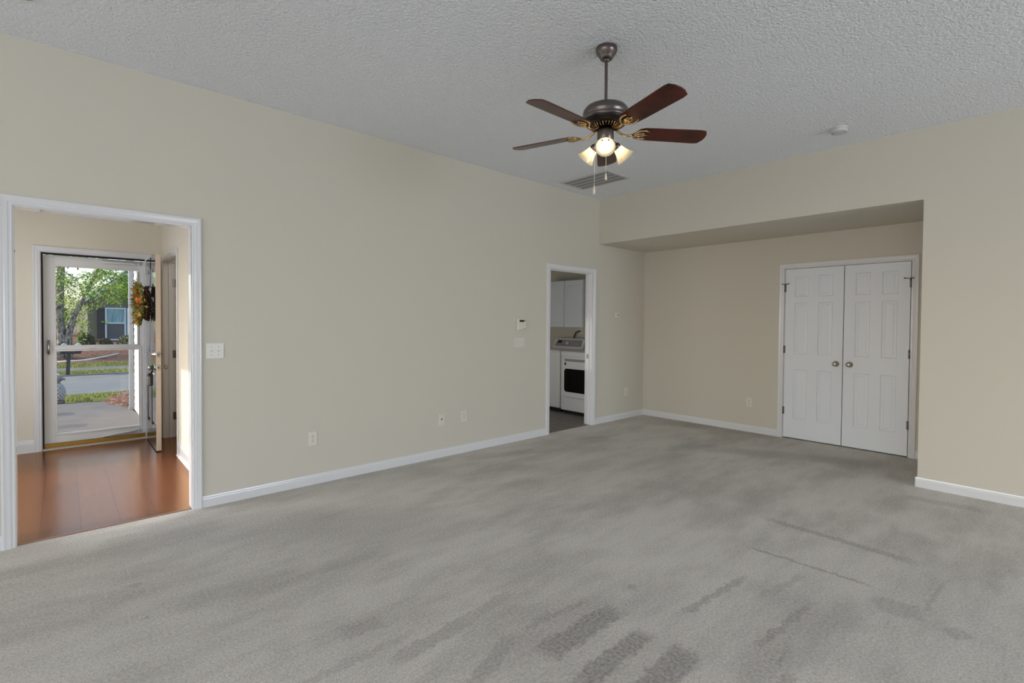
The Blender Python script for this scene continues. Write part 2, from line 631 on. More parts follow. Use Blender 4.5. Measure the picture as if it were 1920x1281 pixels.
# walls behind the camera with the windows the daylight comes through
w = MB()
w.box(X0-.1, 1.6, Y0-.1, Y0, 0, H).box(4.8, B, Y0-.1, Y0, 0, H).box(1.6, 4.8, Y0-.1, Y0, 2.25, H).box(1.6, 4.8, Y0-.1, Y0, 0, .15)
struct('wall_right', w, WALL, 'beige wall behind the camera with the patio window', 'wall')
w = MB()
w.box(X0-.1, X0, Y0, -3.7, 0, H).box(X0-.1, X0, 2.9, D, 0, H).box(X0-.1, X0, -3.7, 2.9, 2.35, H).box(X0-.1, X0, -3.7, 2.9, 0, .35)
struct('wall_near', w, WALL, 'beige wall beside the camera with the side window', 'wall')
w = MB()
w.box(B2+.12, 7.4, .7, .8, 0, 2.5).box(B2+.12, 7.4, 2.4, 2.5, 0, 2.5).box(7.4, 7.5, .7, 2.5, 0, 2.5).box(B2+.12, 7.4, .8, 2.4, 2.5, 2.6).box(B2+.12, 7.5, .7, 2.5, -.1, 0)
struct('wall_closet', w, WALL, 'dark inside of the closet behind the double doors', 'wall')

# foyer shell
w = MB()
w.box(-1.3, FD[0]-.02, FY, FY+.13, 0, 2.84).box(FD[1]+.02, 2.3, FY, FY+.13, 0, 2.84).box(FD[0]-.02, FD[1]+.02, FY, FY+.13, FD[2]+.02, 2.84)
struct('wall_foyer_front', w, FOYER, 'beige foyer wall around the front door', 'wall')
SD = (6.030, 6.925, 2.040)
w = MB()
w.box(RX, RX+.115, D2, SD[0]-.014, 0, 2.84).box(RX, RX+.115, SD[1]+.014, FY, 0, 2.84).box(RX, RX+.115, SD[0]-.014, SD[1]+.014, SD[2]+.014, 2.84)
struct('wall_foyer_right', w, FOYER, 'beige foyer wall right of the front door', 'wall')
w = MB()
w.box(-1.3, -1.2, D2, 4.65, 0, 2.84).box(-1.3, -1.2, 6.35, FY, 0, 2.84).box(-1.3, -1.2, 4.65, 6.35, 2.15, 2.84).box(-1.3, -1.2, 4.65, 6.35, 0, .45)
struct('wall_foyer_left', w, FOYER, 'beige foyer wall left of the front door', 'wall')
w = MB()
w.box(2.2, 2.3, D2, FY, 0, 2.84)
struct('wall_side_room', w, FOYER, 'wall of the small room beside the foyer', 'wall')
w = MB()
w.box(-1.3, 2.3, D2, FY+.13, 2.74, 2.84)
struct('ceiling_foyer', w, CEIL, 'white foyer ceiling', 'ceiling')
w = MB()
w.box(-1.3, 2.3, D+.03, FY+.005, -.1, 0.0)
struct('floor_foyer', w, WOOD, 'reddish brown laminate foyer floor', 'floor')
# laundry shell
w = MB()
w.box(B2-.03, B2+.07, D2, 6.7, 0, 2.54)
struct('wall_laundry_right', w, WALL, 'beige laundry wall behind the appliances', 'wall')
w = MB()
w.box(3.5, B2-.03, 6.6, 6.7, 0, 2.54)
struct('wall_laundry_back', w, WALL, 'far beige wall of the laundry', 'wall')
w = MB()
w.box(3.5, 3.6, D2, 4.7, 0, 2.54).box(3.5, 3.6, 5.7, 6.6, 0, 2.54).box(3.5, 3.6, 4.7, 5.7, 1.5, 2.54).box(3.5, 3.6, 4.7, 5.7, 0, .5)
struct('wall_laundry_left', w, WALL, 'near beige wall of the laundry', 'wall')
w = MB()
w.box(3.5, B2+.07, D2, 6.7, 2.44, 2.54)
struct('ceiling_laundry', w, CEIL, 'white laundry ceiling', 'ceiling')
w = MB()
w.box(3.5, B2+.07, D+.03, 6.7, -.1, 0.0)
struct('floor_laundry', w, VINYL, 'grey laundry floor seen through the doorway', 'floor')

# ---------------------------------------------------------------- trim: baseboards, casings, jambs
BPROF = [(0, 0), (.0125, 0), (.0125, .058), (.0105, .066), (.006, .072), (.0045, .080), (0, .083)]
def base_run(mb, a, b, n, h=.083):
    """a, b: floor points along the wall; n: unit normal out of the wall"""
    k = h/.083
    a, b, n = Vector((*a, 0)), Vector((*b, 0)), Vector((*n, 0))
    i = len(mb.v)
    for p in (a, b):
        for (t, z) in BPROF:
            mb.v.append(tuple(p+n*t+Vector((0, 0, z*k))))
    c = len(BPROF)
    for q in range(c):
        q2 = (q+1) % c
        mb.f.append((i+q, i+q2, i+c+q2, i+c+q))
        mb.mi.append(0)
        mb.sm.append(False)
    mb.f += [tuple(i+q for q in range(c-1, -1, -1)), tuple(i+c+q for q in range(c))]
    mb.mi += [0, 0]
    mb.sm += [False, False]
CW = .0575
w = MB()
base_run(w, (X0, D), (FOY[0]-.005-CW, D), (0, -1))
base_run(w, (FOY[1]+.005+CW, D), (LAU[0]-.005-CW, D), (0, -1))
base_run(w, (LAU[1]+.005+CW, D), (B2, D), (0, -1))
struct('baseboard_left', w, TRIM, 'white baseboard along the long left wall', 'baseboard', merge=True)
w = MB()
base_run(w, (B2, CLO[1]+.005+CW), (B2, D), (-1, 0))
base_run(w, (B2, PY), (B2, CLO[0]-.005-CW), (-1, 0))
struct('baseboard_back', w, TRIM, 'white baseboard along the alcove back wall', 'baseboard', merge=True)
w = MB()
base_run(w, (B, Y0), (B, PY+.0125), (-1, 0))
base_run(w, (B+.0005, PY), (B2, PY), (0, 1))
struct('baseboard_right', w, TRIM, 'white baseboard wrapping the pier at right', 'baseboard', merge=True)
w = MB()
base_run(w, (-1.2, FY), (FD[0]-.005-CW, FY), (0, -1), .13)
base_run(w, (FD[1]+.005+CW, FY), (RX, FY), (0, -1), .13)
struct('baseboard_foyer_front', w, TRIM, 'tall white baseboard on the foyer front wall', 'baseboard', merge=True)
w = MB()
base_run(w, (RX, D2), (RX, SD[0]-.005-CW), (-1, 0), .13)
w.prism([(RX-.028, 0), (RX-.012, 0), (RX-.012, .018), (RX-.020, .016)], 1, D2, SD[0]-.066)
struct('baseboard_foyer_right', w, TRIM, 'tall white baseboard on the foyer right wall', 'baseboard', merge=True)

CPROF = [(0, 0), (0, .008), (.003, .0115), (.010, .0105), (.016, .012), (.020, .0145), (.034, .0155), (.040, .0165), (.046, .0185), (.0525, .0185), (.0575, .0145), (.0575, 0)]
def casing(mb, plane, face, sgn, l, r, top):
    """moulded three-sided casing. plane 'y' (runs along x) or 'x' (runs along y); sgn: direction out of the wall"""
    i = len(mb.v)
    for (wd, t) in CPROF:
        for (u, z) in ((l-wd, 0), (l-wd, top+wd), (r+wd, top+wd), (r+wd, 0)):
            mb.v.append((u, face+sgn*t, z) if plane == 'y' else (face+sgn*t, u, z))
    c = len(CPROF)
    for k in range(c-1):
        for s in range(3):
            mb.f.append((i+k*4+s, i+k*4+s+1, i+(k+1)*4+s+1, i+(k+1)*4+s))
            mb.mi.append(0)
            mb.sm.append(False)
    return mb
def jamb(mb, plane, a, b, l, r, top, th=.014, stop=None):
    def bx(u0, u1, z0, z1, w0=a, w1=b):
        if plane == 'y':
            mb.box(u0, u1, w0, w1, z0, z1, 1)
        else:
            mb.box(w0, w1, u0, u1, z0, z1, 1)
    bx(l-th, l, 0, top+th)
    bx(r, r+th, 0, top+th)
    bx(l, r, top, top+th)
    if stop:
        s0, s1 = stop
        bx(l, l+.011, 0, top, s0, s1)
        bx(r-.011, r, 0, top, s0, s1)
        bx(l+.011, r-.011, top-.011, top, s0, s1)
    return mb
def doorway(n, plane, face, sgn, back, o, label, mt=TRIM, stop=None, back_casing=True):
    w = MB()
    a, b = (min(face, back), max(face, back))
    jamb(w, plane, a, b, o[0], o[1], o[2], stop=stop)
    casing(w, plane, face, sgn, o[0]-.005, o[1]+.005, o[2]+.005)
    if back_casing:
        casing(w, plane, back, -sgn, o[0]-.005, o[1]+.005, o[2]+.005)
    ob = struct('trim_%d' % n, w, [mt, JAMBM], label, 'door trim', merge=True)
    bv = ob.modifiers.new('bevel', 'BEVEL')
    bv.width = .0022
    bv.segments = 2
    bv.limit_method = 'ANGLE'
    bv.angle_limit = R(60)
    return ob
doorway(1, 'y', D, -1, D2, FOY, 'white moulded casing around the wide foyer opening')
t2 = doorway(2, 'y', D, -1, D2, LAU, 'white casing around the laundry doorway', stop=(D+.045, D+.080))
w = MB()
w.box(LAU[1]-.0135, LAU[1]-.0105, D+.052, D+.078, .895, .955)
w.build('strike_plate', HINGE, t2)
doorway(3, 'x', B2, -1, B2+.12, CLO, 'white casing around the closet double doors', stop=(B2+.040, B2+.07), back_casing=False)
t4 = doorway(4, 'y', FY, -1, FY+.13, FD, 'white casing around the front door', back_casing=False)
t5 = doorway(5, 'x', RX, -1, RX+.115, SD, 'white casing of the side doorway in the foyer', stop=(RX+.045, RX+.078))
w = MB()
w.box(FD[0], FD[0]+.013, FY+.05, FY+.085, .015, FD[2]).box(FD[0]+.013, FD[1], FY+.05, FY+.085, FD[2]-.016, FD[2])
w.build('weatherstrip', RUBBER, t4)

# ---------------------------------------------------------------- doors
def panel_face(mb, w0, h0, d, cols, rows, axis_map, mi=0, groove=.011, mold=.022, rise=.004):
    """front face of a moulded panel door in (u, z), depth along d (0 = face, positive = into the door)"""
    us = sorted({0, w0, *[c for q in cols for c in q]})
    zs = sorted({0, h0, *[c for q in rows for c in q]})
    def q(pts):
        mb.face([axis_map(u, z, dd) for (u, z, dd) in pts], mi)
    for a in range(len(us)-1):
        for b in range(len(zs)-1):
            u0, u1, z0, z1 = us[a], us[a+1], zs[b], zs[b+1]
            if (u0, u1) in cols and (z0, z1) in rows:
                loops = []
                for (ins, dp) in ((0, 0), (.006, groove*.8), (.011, groove), (mold, groove*.9), (mold+.016, rise)):
                    loops.append([(u0+ins, z0+ins, dp), (u1-ins, z0+ins, dp), (u1-ins, z1-ins, dp), (u0+ins, z1-ins, dp)])
                for k in range(len(loops)-1):
                    for s in range(4):
                        s2 = (s+1) % 4
                        q([loops[k][s], loops[k][s2], loops[k+1][s2], loops[k+1][s]])
                q(loops[-1])
            else:
                q([(u0, z0, 0), (u1, z0, 0), (u1, z1, 0), (u0, z1, 0)])

def knob_profile(k=1.0):
    return [(0.0005, -.068*k), (.012*k, -.067*k), (.022*k, -.062*k), (.0265*k, -.053*k), (.0255*k, -.044*k), (.018*k, -.036*k), (.011*k, -.030*k), (.010*k, -.016*k), (.014*k, -.011*k), (.031*k, -.008*k), (.033*k, -.003*k), (.033*k, 0)]

# closet double doors (hung flush with the casing, faces towards the room)
ROWS = [(.245, .840), (1.025, 1.635), (1.708, 1.950)]
def closet_leaf(name, y_lo, y_hi, hinge_hi, label):
    x0 = B2-.002
    r = thing(name, label, 'door', (x0, y_lo, .012), kind='structure')
    wd = y_hi-y_lo
    st = .105
    pw = (wd-2*st-.105)/2
    cols = [(st, st+pw), (wd-st-pw, wd-st)]
    mb = MB()
    rows = [(a-.012, b-.012) for a, b in ROWS]
    hh = 2.040-.012
    panel_face(mb, wd, hh, 0, cols, rows, lambda u, z, d: (x0+d, y_lo+u, .012+z))
    mb.box(x0+.012, x0+.035, y_lo, y_hi, .012, 2.040)
    for a, b2, c, d2 in ((y_lo, y_lo, .012, 2.040), (y_hi, y_hi, .012, 2.040)):
        mb.face([(x0, a, c), (x0+.012, a, c), (x0+.012, a, d2), (x0, a, d2)])
    for z in (.012, 2.040):
        mb.face([(x0, y_lo, z), (x0+.012, y_lo, z), (x0+.012, y_hi, z), (x0, y_hi, z)])
    mb.build('door_panel', DOORW, r, merge=True)
    ky = (y_lo+.062) if hinge_hi else (y_hi-.062)
    kb = MB()
    kb.lathe([(a, h) for a, h in knob_profile()], 28, 0, (x0, ky, .933))
    kb.build('door_knob', NICKEL, r)
    hy = y_hi+.0015 if hinge_hi else y_lo-.0015
    for hz in (.335, 1.075, 1.815):
        hb = MB()
        hb.lathe([(.0005, -.045), (.0062, -.045), (.0062, .045), (.0005, .045)], 12, 2, (x0-.006, hy, hz))
        hb.box(x0-.003, x0+.001, hy-.012, hy+.012, hz-.044, hz+.044)
        hb.build('hinge', HINGE, r)
    s = -1 if hinge_hi else 1
    pb = MB()
    pb.tube([(x0-.012, hy, 1.862), (x0-.030, hy+s*.045, 1.866)], .004, 8)
    pb.tube([(x0-.012, hy, 1.862), (x0-.026, hy-s*.022, 1.864)], .004, 8)
    pb.lathe([(.0005, -.006), (.008, -.006), (.008, .006), (.0005, .006)], 12, 2, (x0-.010, hy, 1.862))
    pb.sphere((x0-.031, hy+s*.047, 1.866), .008, 10, 6)
    pb.sphere((x0-.027, hy-s*.024, 1.864), .008, 10, 6)
    pb.build('hinge_pin_stop', HINGE, r)
    return r
YM = 1.5925
closet_leaf('door_1', YM+.004, CLO[1]-.006, True, 'white six-panel closet door leaf on the left, knob at its right edge')
closet_leaf('door_2', CLO[0]+.006, YM-.004, False, 'white six-panel closet door leaf beside the pier, knob at its left edge')

# front door, standing open at right angles to the wall
r = thing('door_3', 'dark glossy front door standing open with a wreath on it', 'door', (.718, 6.236, .013), kind='structure')
DX0, DX1, DY0, DY1, DZ0, DZ1 = .7185, .7630, 6.236, 7.030, .013, 2.045
mb = MB()
wd = DY1-DY0
pw = .235
cols = [(.115, .115+pw), (wd-.115-pw, wd-.115)]
rows = [(.22, .82), (1.00, 1.60), (1.70, 1.91)]
panel_face(mb, wd, DZ1-DZ0, 0, cols, rows, lambda u, z, d: (DX0+d, DY0+u, DZ0+z), 0, .014, .03)
mb.face([(DX0, DY0, DZ1), (DX0, DY1, DZ1), (DX0+.016, DY1, DZ1), (DX0+.016, DY0, DZ1)])
mb.build('outer_face', BLACKDOOR, r, merge=True)
mb = MB()
mb.box(DX0+.016, DX1, DY0+.001, DY1, DZ0, DZ1)
mb.face([(DX0, DY0, DZ0), (DX0+.016, DY0, DZ0), (DX0+.016, DY0, DZ1), (DX0, DY0, DZ1)])
e = mb.build('door_core', DOOREDGE, r, merge=True)
e['label'] = 'tan edge and white inner side of the door'
for nm, z, prof in (('deadbolt', 1.012, [(.0005, -.030), (.014, -.030), (.018, -.027), (.024, -.004), (.031, -.001), (.031, 0)]), ('door_knob', .876, knob_profile(.95))):
    kb = MB()
    kb.lathe(prof, 24, 0, (DX0, DY0+.062, z))
    kb.build(nm, NICKEL, r)
kb = MB()
kb.lathe([(a, -h) for a, h in knob_profile(.95)], 24, 0, (DX1, DY0+.062, .876))
kb.lathe([(.0005, .020), (.010, .020), (.010, .006), (.030, .004), (.030, 0)], 20, 0, (DX1, DY0+.062, 1.012))
kb.build('inner_knob', NICKEL, r)
for z, hh in ((1.012, .029), (.876, .029)):
    kb = MB()
    kb.box(DX0+.010, DX1-.008, DY0-.0012, DY0+.004, z-hh, z+hh)
    pl = kb.build('latch_plate', STEELS, r)
    kb = MB()
    kb.lathe([(.0005, -.006), (.009, -.006), (.009, .002)], 14, 1, ((DX0+DX1)/2, DY0, z))
    kb.build('latch_bolt', HINGE, pl)
for z in (.25, 1.05, 1.85):
    hb = MB()
    hb.lathe([(.0005, -.05), (.008, -.05), (.008, .05), (.0005, .05)], 12, 2, (DX1+.004, DY1-.004, z))
    hb.build('hinge', NICKEL, r)

# storm door: white aluminium frame with an upper and a lower pane
SY0, SY1 = FY+.095, FY+.125
r = thing('door_4', 'white storm door with two glass panes at the front entry', 'door', (.287, SY0, .05), kind='structure')
sx0, sx1, sz0, sz1 = -.138, .712, .052, 2.044
mb = MB()
U = (-.041, .647, 1.090, 1.930)
LW = (-.037, .667, .150, 1.027)
mb.box(sx0, U[0]-.012, SY0, SY1, sz0, sz1).box(U[1]+.020, sx1, SY0, SY1, sz0, sz1)
mb.box(U[0]-.012, U[1]+.020, SY0, SY1, U[3]+.010, sz1).box(U[0]-.012, U[1]+.020, SY0, SY1, sz0, LW[2]-.012)
mb.build('frame', STORM, r, bevel=.003)
def sash(nm, o, mid, bw):
    mb = MB()
    y0, y1 = SY0-.010, SY1-.006
    mb.box(o[0]-bw, o[0], y0, y1, o[2]-bw, o[3]+bw).box(o[1], o[1]+bw, y0, y1, o[2]-bw, o[3]+bw)
    mb.box(o[0], o[1], y0, y1, o[3], o[3]+bw).box(o[0], o[1], y0, y1, o[2]-bw, o[2])
    s = mb.build(nm, STORM, r, bevel=.003)
    g = MB()
    g.box(o[0], o[1], SY0+.008, SY0+.011, o[2], o[3])
    g.build('glass_pane', GLASS, s)
sash('upper_sash', U, 0, .013)
sash('lower_sash', LW, 0, .019)
mb = MB()
mb.box(U[0]-.02, U[1]+.025, SY0-.014, SY1-.004, 1.048, 1.0765)
mb.box(.22, .27, SY0-.019, SY0-.014, 1.056, 1.068)
mb.build('cross_rail', STORM, r, bevel=.004)
mb = MB()
mb.box(sx1-.050, sx1-.043, SY0+.012, SY1+.004, LW[2], U[3])
mb.build('side_track', STORM, r)
def closer(z0, z1, xa, xb):
    mb = MB()
    ya = SY0-.030
    mb.tube([(xa, ya, z0), (xa+.03, ya, z0), (xb-.02, ya, z1), (xb, ya, z1)], [.006, .0135, .0135, .010], 14)
    c = mb.build('door_closer', STORM, r)
    m2 = MB()
    m2.box(xa-.02, xa+.012, ya-.004, SY0, z0-.014, z0+.014).box(xb-.004, xb+.020, ya-.004, SY0, z1-.016, z1+.016)
    m2.build('closer_bracket', STORM, c)
closer(2.006, 2.004, .345, .647)
closer(.078, .098, .345, .640)
mb = MB()
mb.box(-.110, -.086, SY0-.006, SY0, .95, 1.18)
h = mb.build('handle_plate', STORM, r, bevel=.004)
mb = MB()
mb.tube([(-.098, SY0-.006, 1.145), (-.098, SY0-.034, 1.135), (-.098, SY0-.040, 1.07), (-.098, SY0-.034, 1.01), (-.098, SY0-.006, 1.0)], .0085, 10)
mb.build('pull_handle', NICKEL, h)
# sill
w = MB()
w.box(FD[0]+.014, FD[1], FY+.062, FY+.17, .012, .052)
o = struct('trim_6', w, BRASS, 'gold metal threshold under the storm door', 'threshold', bevel=.004)
w = MB()
w.box(FD[0], FD[1], FY-.012, FY+.062, 0.0005, .014)
o = struct('trim_7', w, mat('cream_sill', lin(206, 196, 176), .45), 'cream wooden sill in front of the storm door', 'threshold', bevel=.003)
w = MB()
w.prism([(D+.016, 0), (D+.016, .0045), (D+.036, .0055), (D+.040, 0)], 0, FOY[0]+.001, FOY[1]-.001)
struct('trim_8', w, mat('carpet_edge_strip', lin(150, 112, 90), .35), 'thin transition strip between carpet and laminate', 'threshold')

# side door leaf, swung into the small room
r = thing('door_5', 'white side door swung open beyond the foyer side doorway', 'door', (RX+.12, 6.88, .012), kind='structure')
mb = MB()
mb.box(RX+.120, RX+.93, 6.880, 6.915, .012, 2.03)
mb.build('door_panel', DOORW, r, bevel=.002)
for z in (.25, .972, 1.80):
    hb = MB()
    hb.box(RX+.082, RX+.117, SD[1]-.0025, SD[1]+.0005, z-.045, z+.045)
    hb.lathe([(.0005, -.045), (.0065, -.045), (.0065, .045), (.0005, .045)], 12, 2, (RX+.1215, SD[1]-.006, z))
    hb.build('hinge', HINGE, r)

# ---------------------------------------------------------------- wall plates
def outlet(name, label, group, slots=True):
    """faces -y, centred on the origin"""
    r = thing(name, label, 'outlet', (0, 0, 0), group)
    MB().box(-.0365, .0365, -.006, 0, -.0585, .0585).build('cover_plate', PLATE, r, bevel=.003, seg=3)
    for s in (-1, 1):
        mb = MB()
        z = s*.0195
        pr = [(.0165*math.cos(a), z+.0142*math.sin(a)*1.0) for a in np.linspace(0, 2*PI, 20, endpoint=False)]
        mb.prism([(max(-.0150, min(.0150, x)), zz) for x, zz in pr], 1, -.0085, -.005)
        rc = mb.build('receptacle', PLATE, r)
        m2 = MB()
        m2.box(-.0075, -.0050, -.0089, -.0080, z-.001, z+.0075).box(.0050, .0075, -.0089, -.0080, z-.001, z+.0075)
        m2.lathe([(.0004, -.0089), (.0026, -.0089), (.0026, -.0080)], 10, 1, (0, 0, z-.0070))
        m2.build('slots', SLOT, rc)
    mb = MB()
    mb.lathe([(.0004, -.0074), (.0032, -.0070), (.0036, -.0055)], 12, 1)
    mb.build('screw', STEELS, r)
    return r
o1 = outlet('wall_outlet', 'ivory wall outlet nearest the foyer doorway on the long wall', 'duplex wall outlets')
o1.location = (1.550, D, .385)
copy_tree(o1, (3.126, D, .383), 0, 'ivory wall outlet midway along the long wall, right of the cable plate')
copy_tree(o1, (6.052, D, .385), 0, 'ivory wall outlet between laundry doorway and alcove corner')
copy_tree(o1, (B2, 2.606, .378), -PI/2, 'ivory wall outlet left of the closet double doors')

r = thing('cable_plate', 'ivory cable jack plate left of the middle outlet', 'wall plate', (2.845, D, .381))
MB().box(2.8085, 2.8815, D-.006, D, .3225, .4395).build('cover_plate', PLATE, r, bevel=.003, seg=3)
mb = MB()
mb.lathe([(.0004, -.016), (.0022, -.016), (.0048, -.015), (.0048, -.009), (.0075, -.009), (.0075, -.005)], 12, 1, (2.845, D, .385))
j = mb.build('coax_jack', SLOT, r)
for z in (.425, .337):
    MB().lathe([(.0004, -.0074), (.0032, -.0070), (.0036, -.0055)], 12, 1, (2.845, D, z)).build('screw', STEELS, r)

def switch_plate(name, label, x, z, gangs, wd, mt, states):
    r = thing(name, label, 'light switch', (x, D, z))
    MB().box(x-wd/2, x+wd/2, D-.0065, D, z-.0575, z+.0575).build('cover_plate', mt, r, bevel=.003, seg=3)
    for k in range(gangs):
        cx = x+(k-(gangs-1)/2)*.046
        mb = MB()
        mb.box(cx-.0055, cx+.0055, D-.0072, D-.006, z-.0125, z+.0125)
        s = mb.build('switch_slot', mt, r)
        up_ = states[k]
        mb = MB()
        a = .007 if up_ else -.007
        mb.prism([(D-.006, z-.008), (D-.006, z+.008), (D-.018, z+a+.0045), (D-.018, z+a-.0045)], 0, cx-.0042, cx+.0042)
        mb.build('toggle', mt if up_ else STEELS if k == 0 and gangs == 2 else mt, r, bevel=.001)
        for zz in (z-.030, z+.030):
            MB().lathe([(.0004, -.0080), (.0028, -.0076), (.0034, -.0060)], 10, 1, (cx, D, zz)).build('screw', mt if gangs == 3 else STEELS, r)
    return r
switch_plate('light_switch', 'white double switch plate beside the foyer doorway', .836, 1.1455, 2, .118, PLATEW, (True, False))
switch_plate('light_switch', 'ivory triple switch plate under the thermostat', 3.919, 1.1445, 3, .166, PLATE, (True, True, False))

# thermostat
r = thing('thermostat', 'white thermostat above the triple switch plate', 'thermostat', (3.935, D, 1.35))
MB().box(3.872, 4.014, D-.010, D, 1.284, 1.420).build('back_plate', PLATE, r, bevel=.003)
MB().box(3.868, 4.006, D-.030, D-.008, 1.288, 1.417).build('housing', PLATE, r, bevel=.006, seg=3)
MB().box(3.896, 3.972, D-.0312, D-.029, 1.3805, 1.404).build('display', LCD, r)
MB().box(3.985, 3.992, D-.0335, D-.029, 1.384, 1.405).build('switch', CORD, r, bevel=.001)
MB().box(3.880, 3.995, D-.0318, D-.029, 1.296, 1.366).build('flap', PLATE, r, bevel=.002)
MB().box(3.957, 3.985, D-.0324, D-.031, 1.302, 1.308).build('badge', CORD, r)

# small sensor right of the laundry door
r = thing('wall_sensor', 'small white square sensor with a dark dot right of the laundry doorway', 'sensor', (5.802, D, 1.490))
MB().box(5.755, 5.850, D-.022, D, 1.453, 1.528).build('housing', PLATE, r, bevel=.005, seg=3)
mb = MB()
mb.lathe([(.0004, -.0245), (.008, -.0245), (.011, -.0215)], 16, 1, (5.812, D, 1.493))
mb.build('lens', LCD, r)

# ---------------------------------------------------------------- ceiling things
r = thing('smoke_detector', 'round white smoke detector on the ceiling near the far wall', 'smoke detector', (4.882, 1.258, H))
MB().lathe([(.067, 0), (.067, -.010), (.064, -.012)], 40, 2, (4.882, 1.258, H)).build('base', VENTW, r)
MB().lathe([(.0625, -.011), (.0625, -.028), (.057, -.037), (.040, -.040), (.0005, -.041)], 40, 2, (4.882, 1.258, H)).build('cover', VENTW, r)
mb = MB()
for k in range(18):
    a = 2*PI*k/18
    s = len(mb.v)
    mb.box(-.0016, .0016, -.007, .007, -.0405, -.0385)
    mb.xform(Matrix.Translation((4.882+.047*math.cos(a), 1.258+.047*math.sin(a), H+.0008)) @ Matrix.Rotation(a-PI/2, 4, 'Z'), s)
mb.build('slots', CORD, r)
r = thing('ceiling_fixture', 'small tan round fixture on the ceiling at the top left corner', 'ceiling fixture', (-.139, 3.595, H))
MB().lathe([(.052, 0), (.052, -.006), (.046, -.012), (.020, -.016), (.0005, -.017)], 28, 2, (-.139, 3.595, H)).build('fixture_plate', mat('tan_plastic', lin(168, 166, 138), .5), r)

VX0, VX1, VY0, VY1 = 4.362, 4.812, 3.290, 3.985
r = thing('air_vent', 'rectangular white return air grille on the ceiling above the room corner', 'vent', ((VX0+VX1)/2, (VY0+VY1)/2, H))
mb = MB()
fz = H-.012
FWD = .034
mb.box(VX0, VX0+FWD, VY0, VY1, fz, H).box(VX1-FWD, VX1, VY0, VY1, fz, H).box(VX0+FWD, VX1-FWD, VY0, VY0+FWD, fz, H).box(VX0+FWD, VX1-FWD, VY1-FWD, VY1, fz, H)
mb.build('frame', VENTW, r, bevel=.004)
MB().box(VX0+FWD, VX1-FWD, VY0+FWD, VY1-FWD, H-.0015, H-.0005).build('duct_backing', VENTD, r)
ns = 20
for k in range(ns):
    cx = VX0+FWD+(k+.5)*(VX1-VX0-2*FWD)/ns
    mb = MB()
    hw = .0085
    mb.prism([(cx-hw, H-.002), (cx-hw+.0015, H-.002), (cx+hw*.6+.0015, H-.0115), (cx+hw*.6, H-.0115)], 1, VY0+FWD, VY1-FWD)
    mb.build('slat', VENTW if k % 5 == 0 else mat('grey_slat', lin(150, 150, 148), .6) if k == 1 else bpy.data.materials['grey_slat'] if k > 1 else VENTW, r)

# ---------------------------------------------------------------- ceiling fan
FX, FYc = 2.4555, 1.8610
FC = Vector((FX, FYc, 0))
r = thing('ceiling_fan', 'five-blade ceiling fan with dark cherry blades, pewter motor and three lit shades', 'ceiling fan', (FX, FYc, H))
c = (FX, FYc, 0)
MB().lathe([(.0005, H), (.063, H), (.064, H-.008), (.064, H-.022), (.059, H-.034), (.048, H-.047), (.040, H-.060), (.036, H-.068), (.024, H-.074), (.0005, H-.074)], 40, 2, c).build('canopy', PEWTER, r)
MB().lathe([(.0095, H-.06), (.0095, 2.69)], 20, 2, c).build('downrod', PEWTER, r)
MB().lathe([(.0100, H-.060), (.018, H-.066), (.019, H-.079), (.0100, H-.083)], 24, 2, c).build('rod_ball', PEWTER, r)
MB().lathe([(.0096, 2.712), (.021, 2.710), (.024, 2.700), (.040, 2.697), (.094, 2.690), (.120, 2.680), (.134, 2.664), (.1385, 2.645), (.1385, 2.632), (.134, 2.627), (.134, 2.618), (.1365, 2.612), (.135, 2.604), (.128, 2.600), (.120, 2.600)], 56, 2, c).build('motor_housing', PEWTER, r)
MB().lathe([(.131, 2.604), (.127, 2.588), (.114, 2.576), (.092, 2.571), (.0005, 2.571)], 48, 2, c).build('vent_ring', BLACKM, r)
mb = MB()
for k in range(28):
    a = 2*PI*k/28
    s = len(mb.v)
    mb.prism([(.052, 2.556), (.066, 2.556), (.082, 2.565), (.086, 2.574), (.052, 2.574)], 1, -.0024, .0024)
    mb.xform(Matrix.Translation(FC) @ Matrix.Rotation(a, 4, 'Z'), s)
mb.build('vent_fins', BRONZE, r)
MB().lathe([(.0005, 2.564), (.036, 2.564), (.036, 2.548), (.047, 2.546), (.050, 2.540), (.050, 2.488), (.047, 2.483), (.0005, 2.483)], 40, 2, c).build('switch_housing', PEWTER, r)
MB().lathe([(.044, 2.484), (.050, 2.478), (.051, 2.466), (.044, 2.452), (.030, 2.444), (.012, 2.440), (.010, 2.428), (.0005, 2.426)], 40, 2, c).build('light_fitter', PEWTER, r)

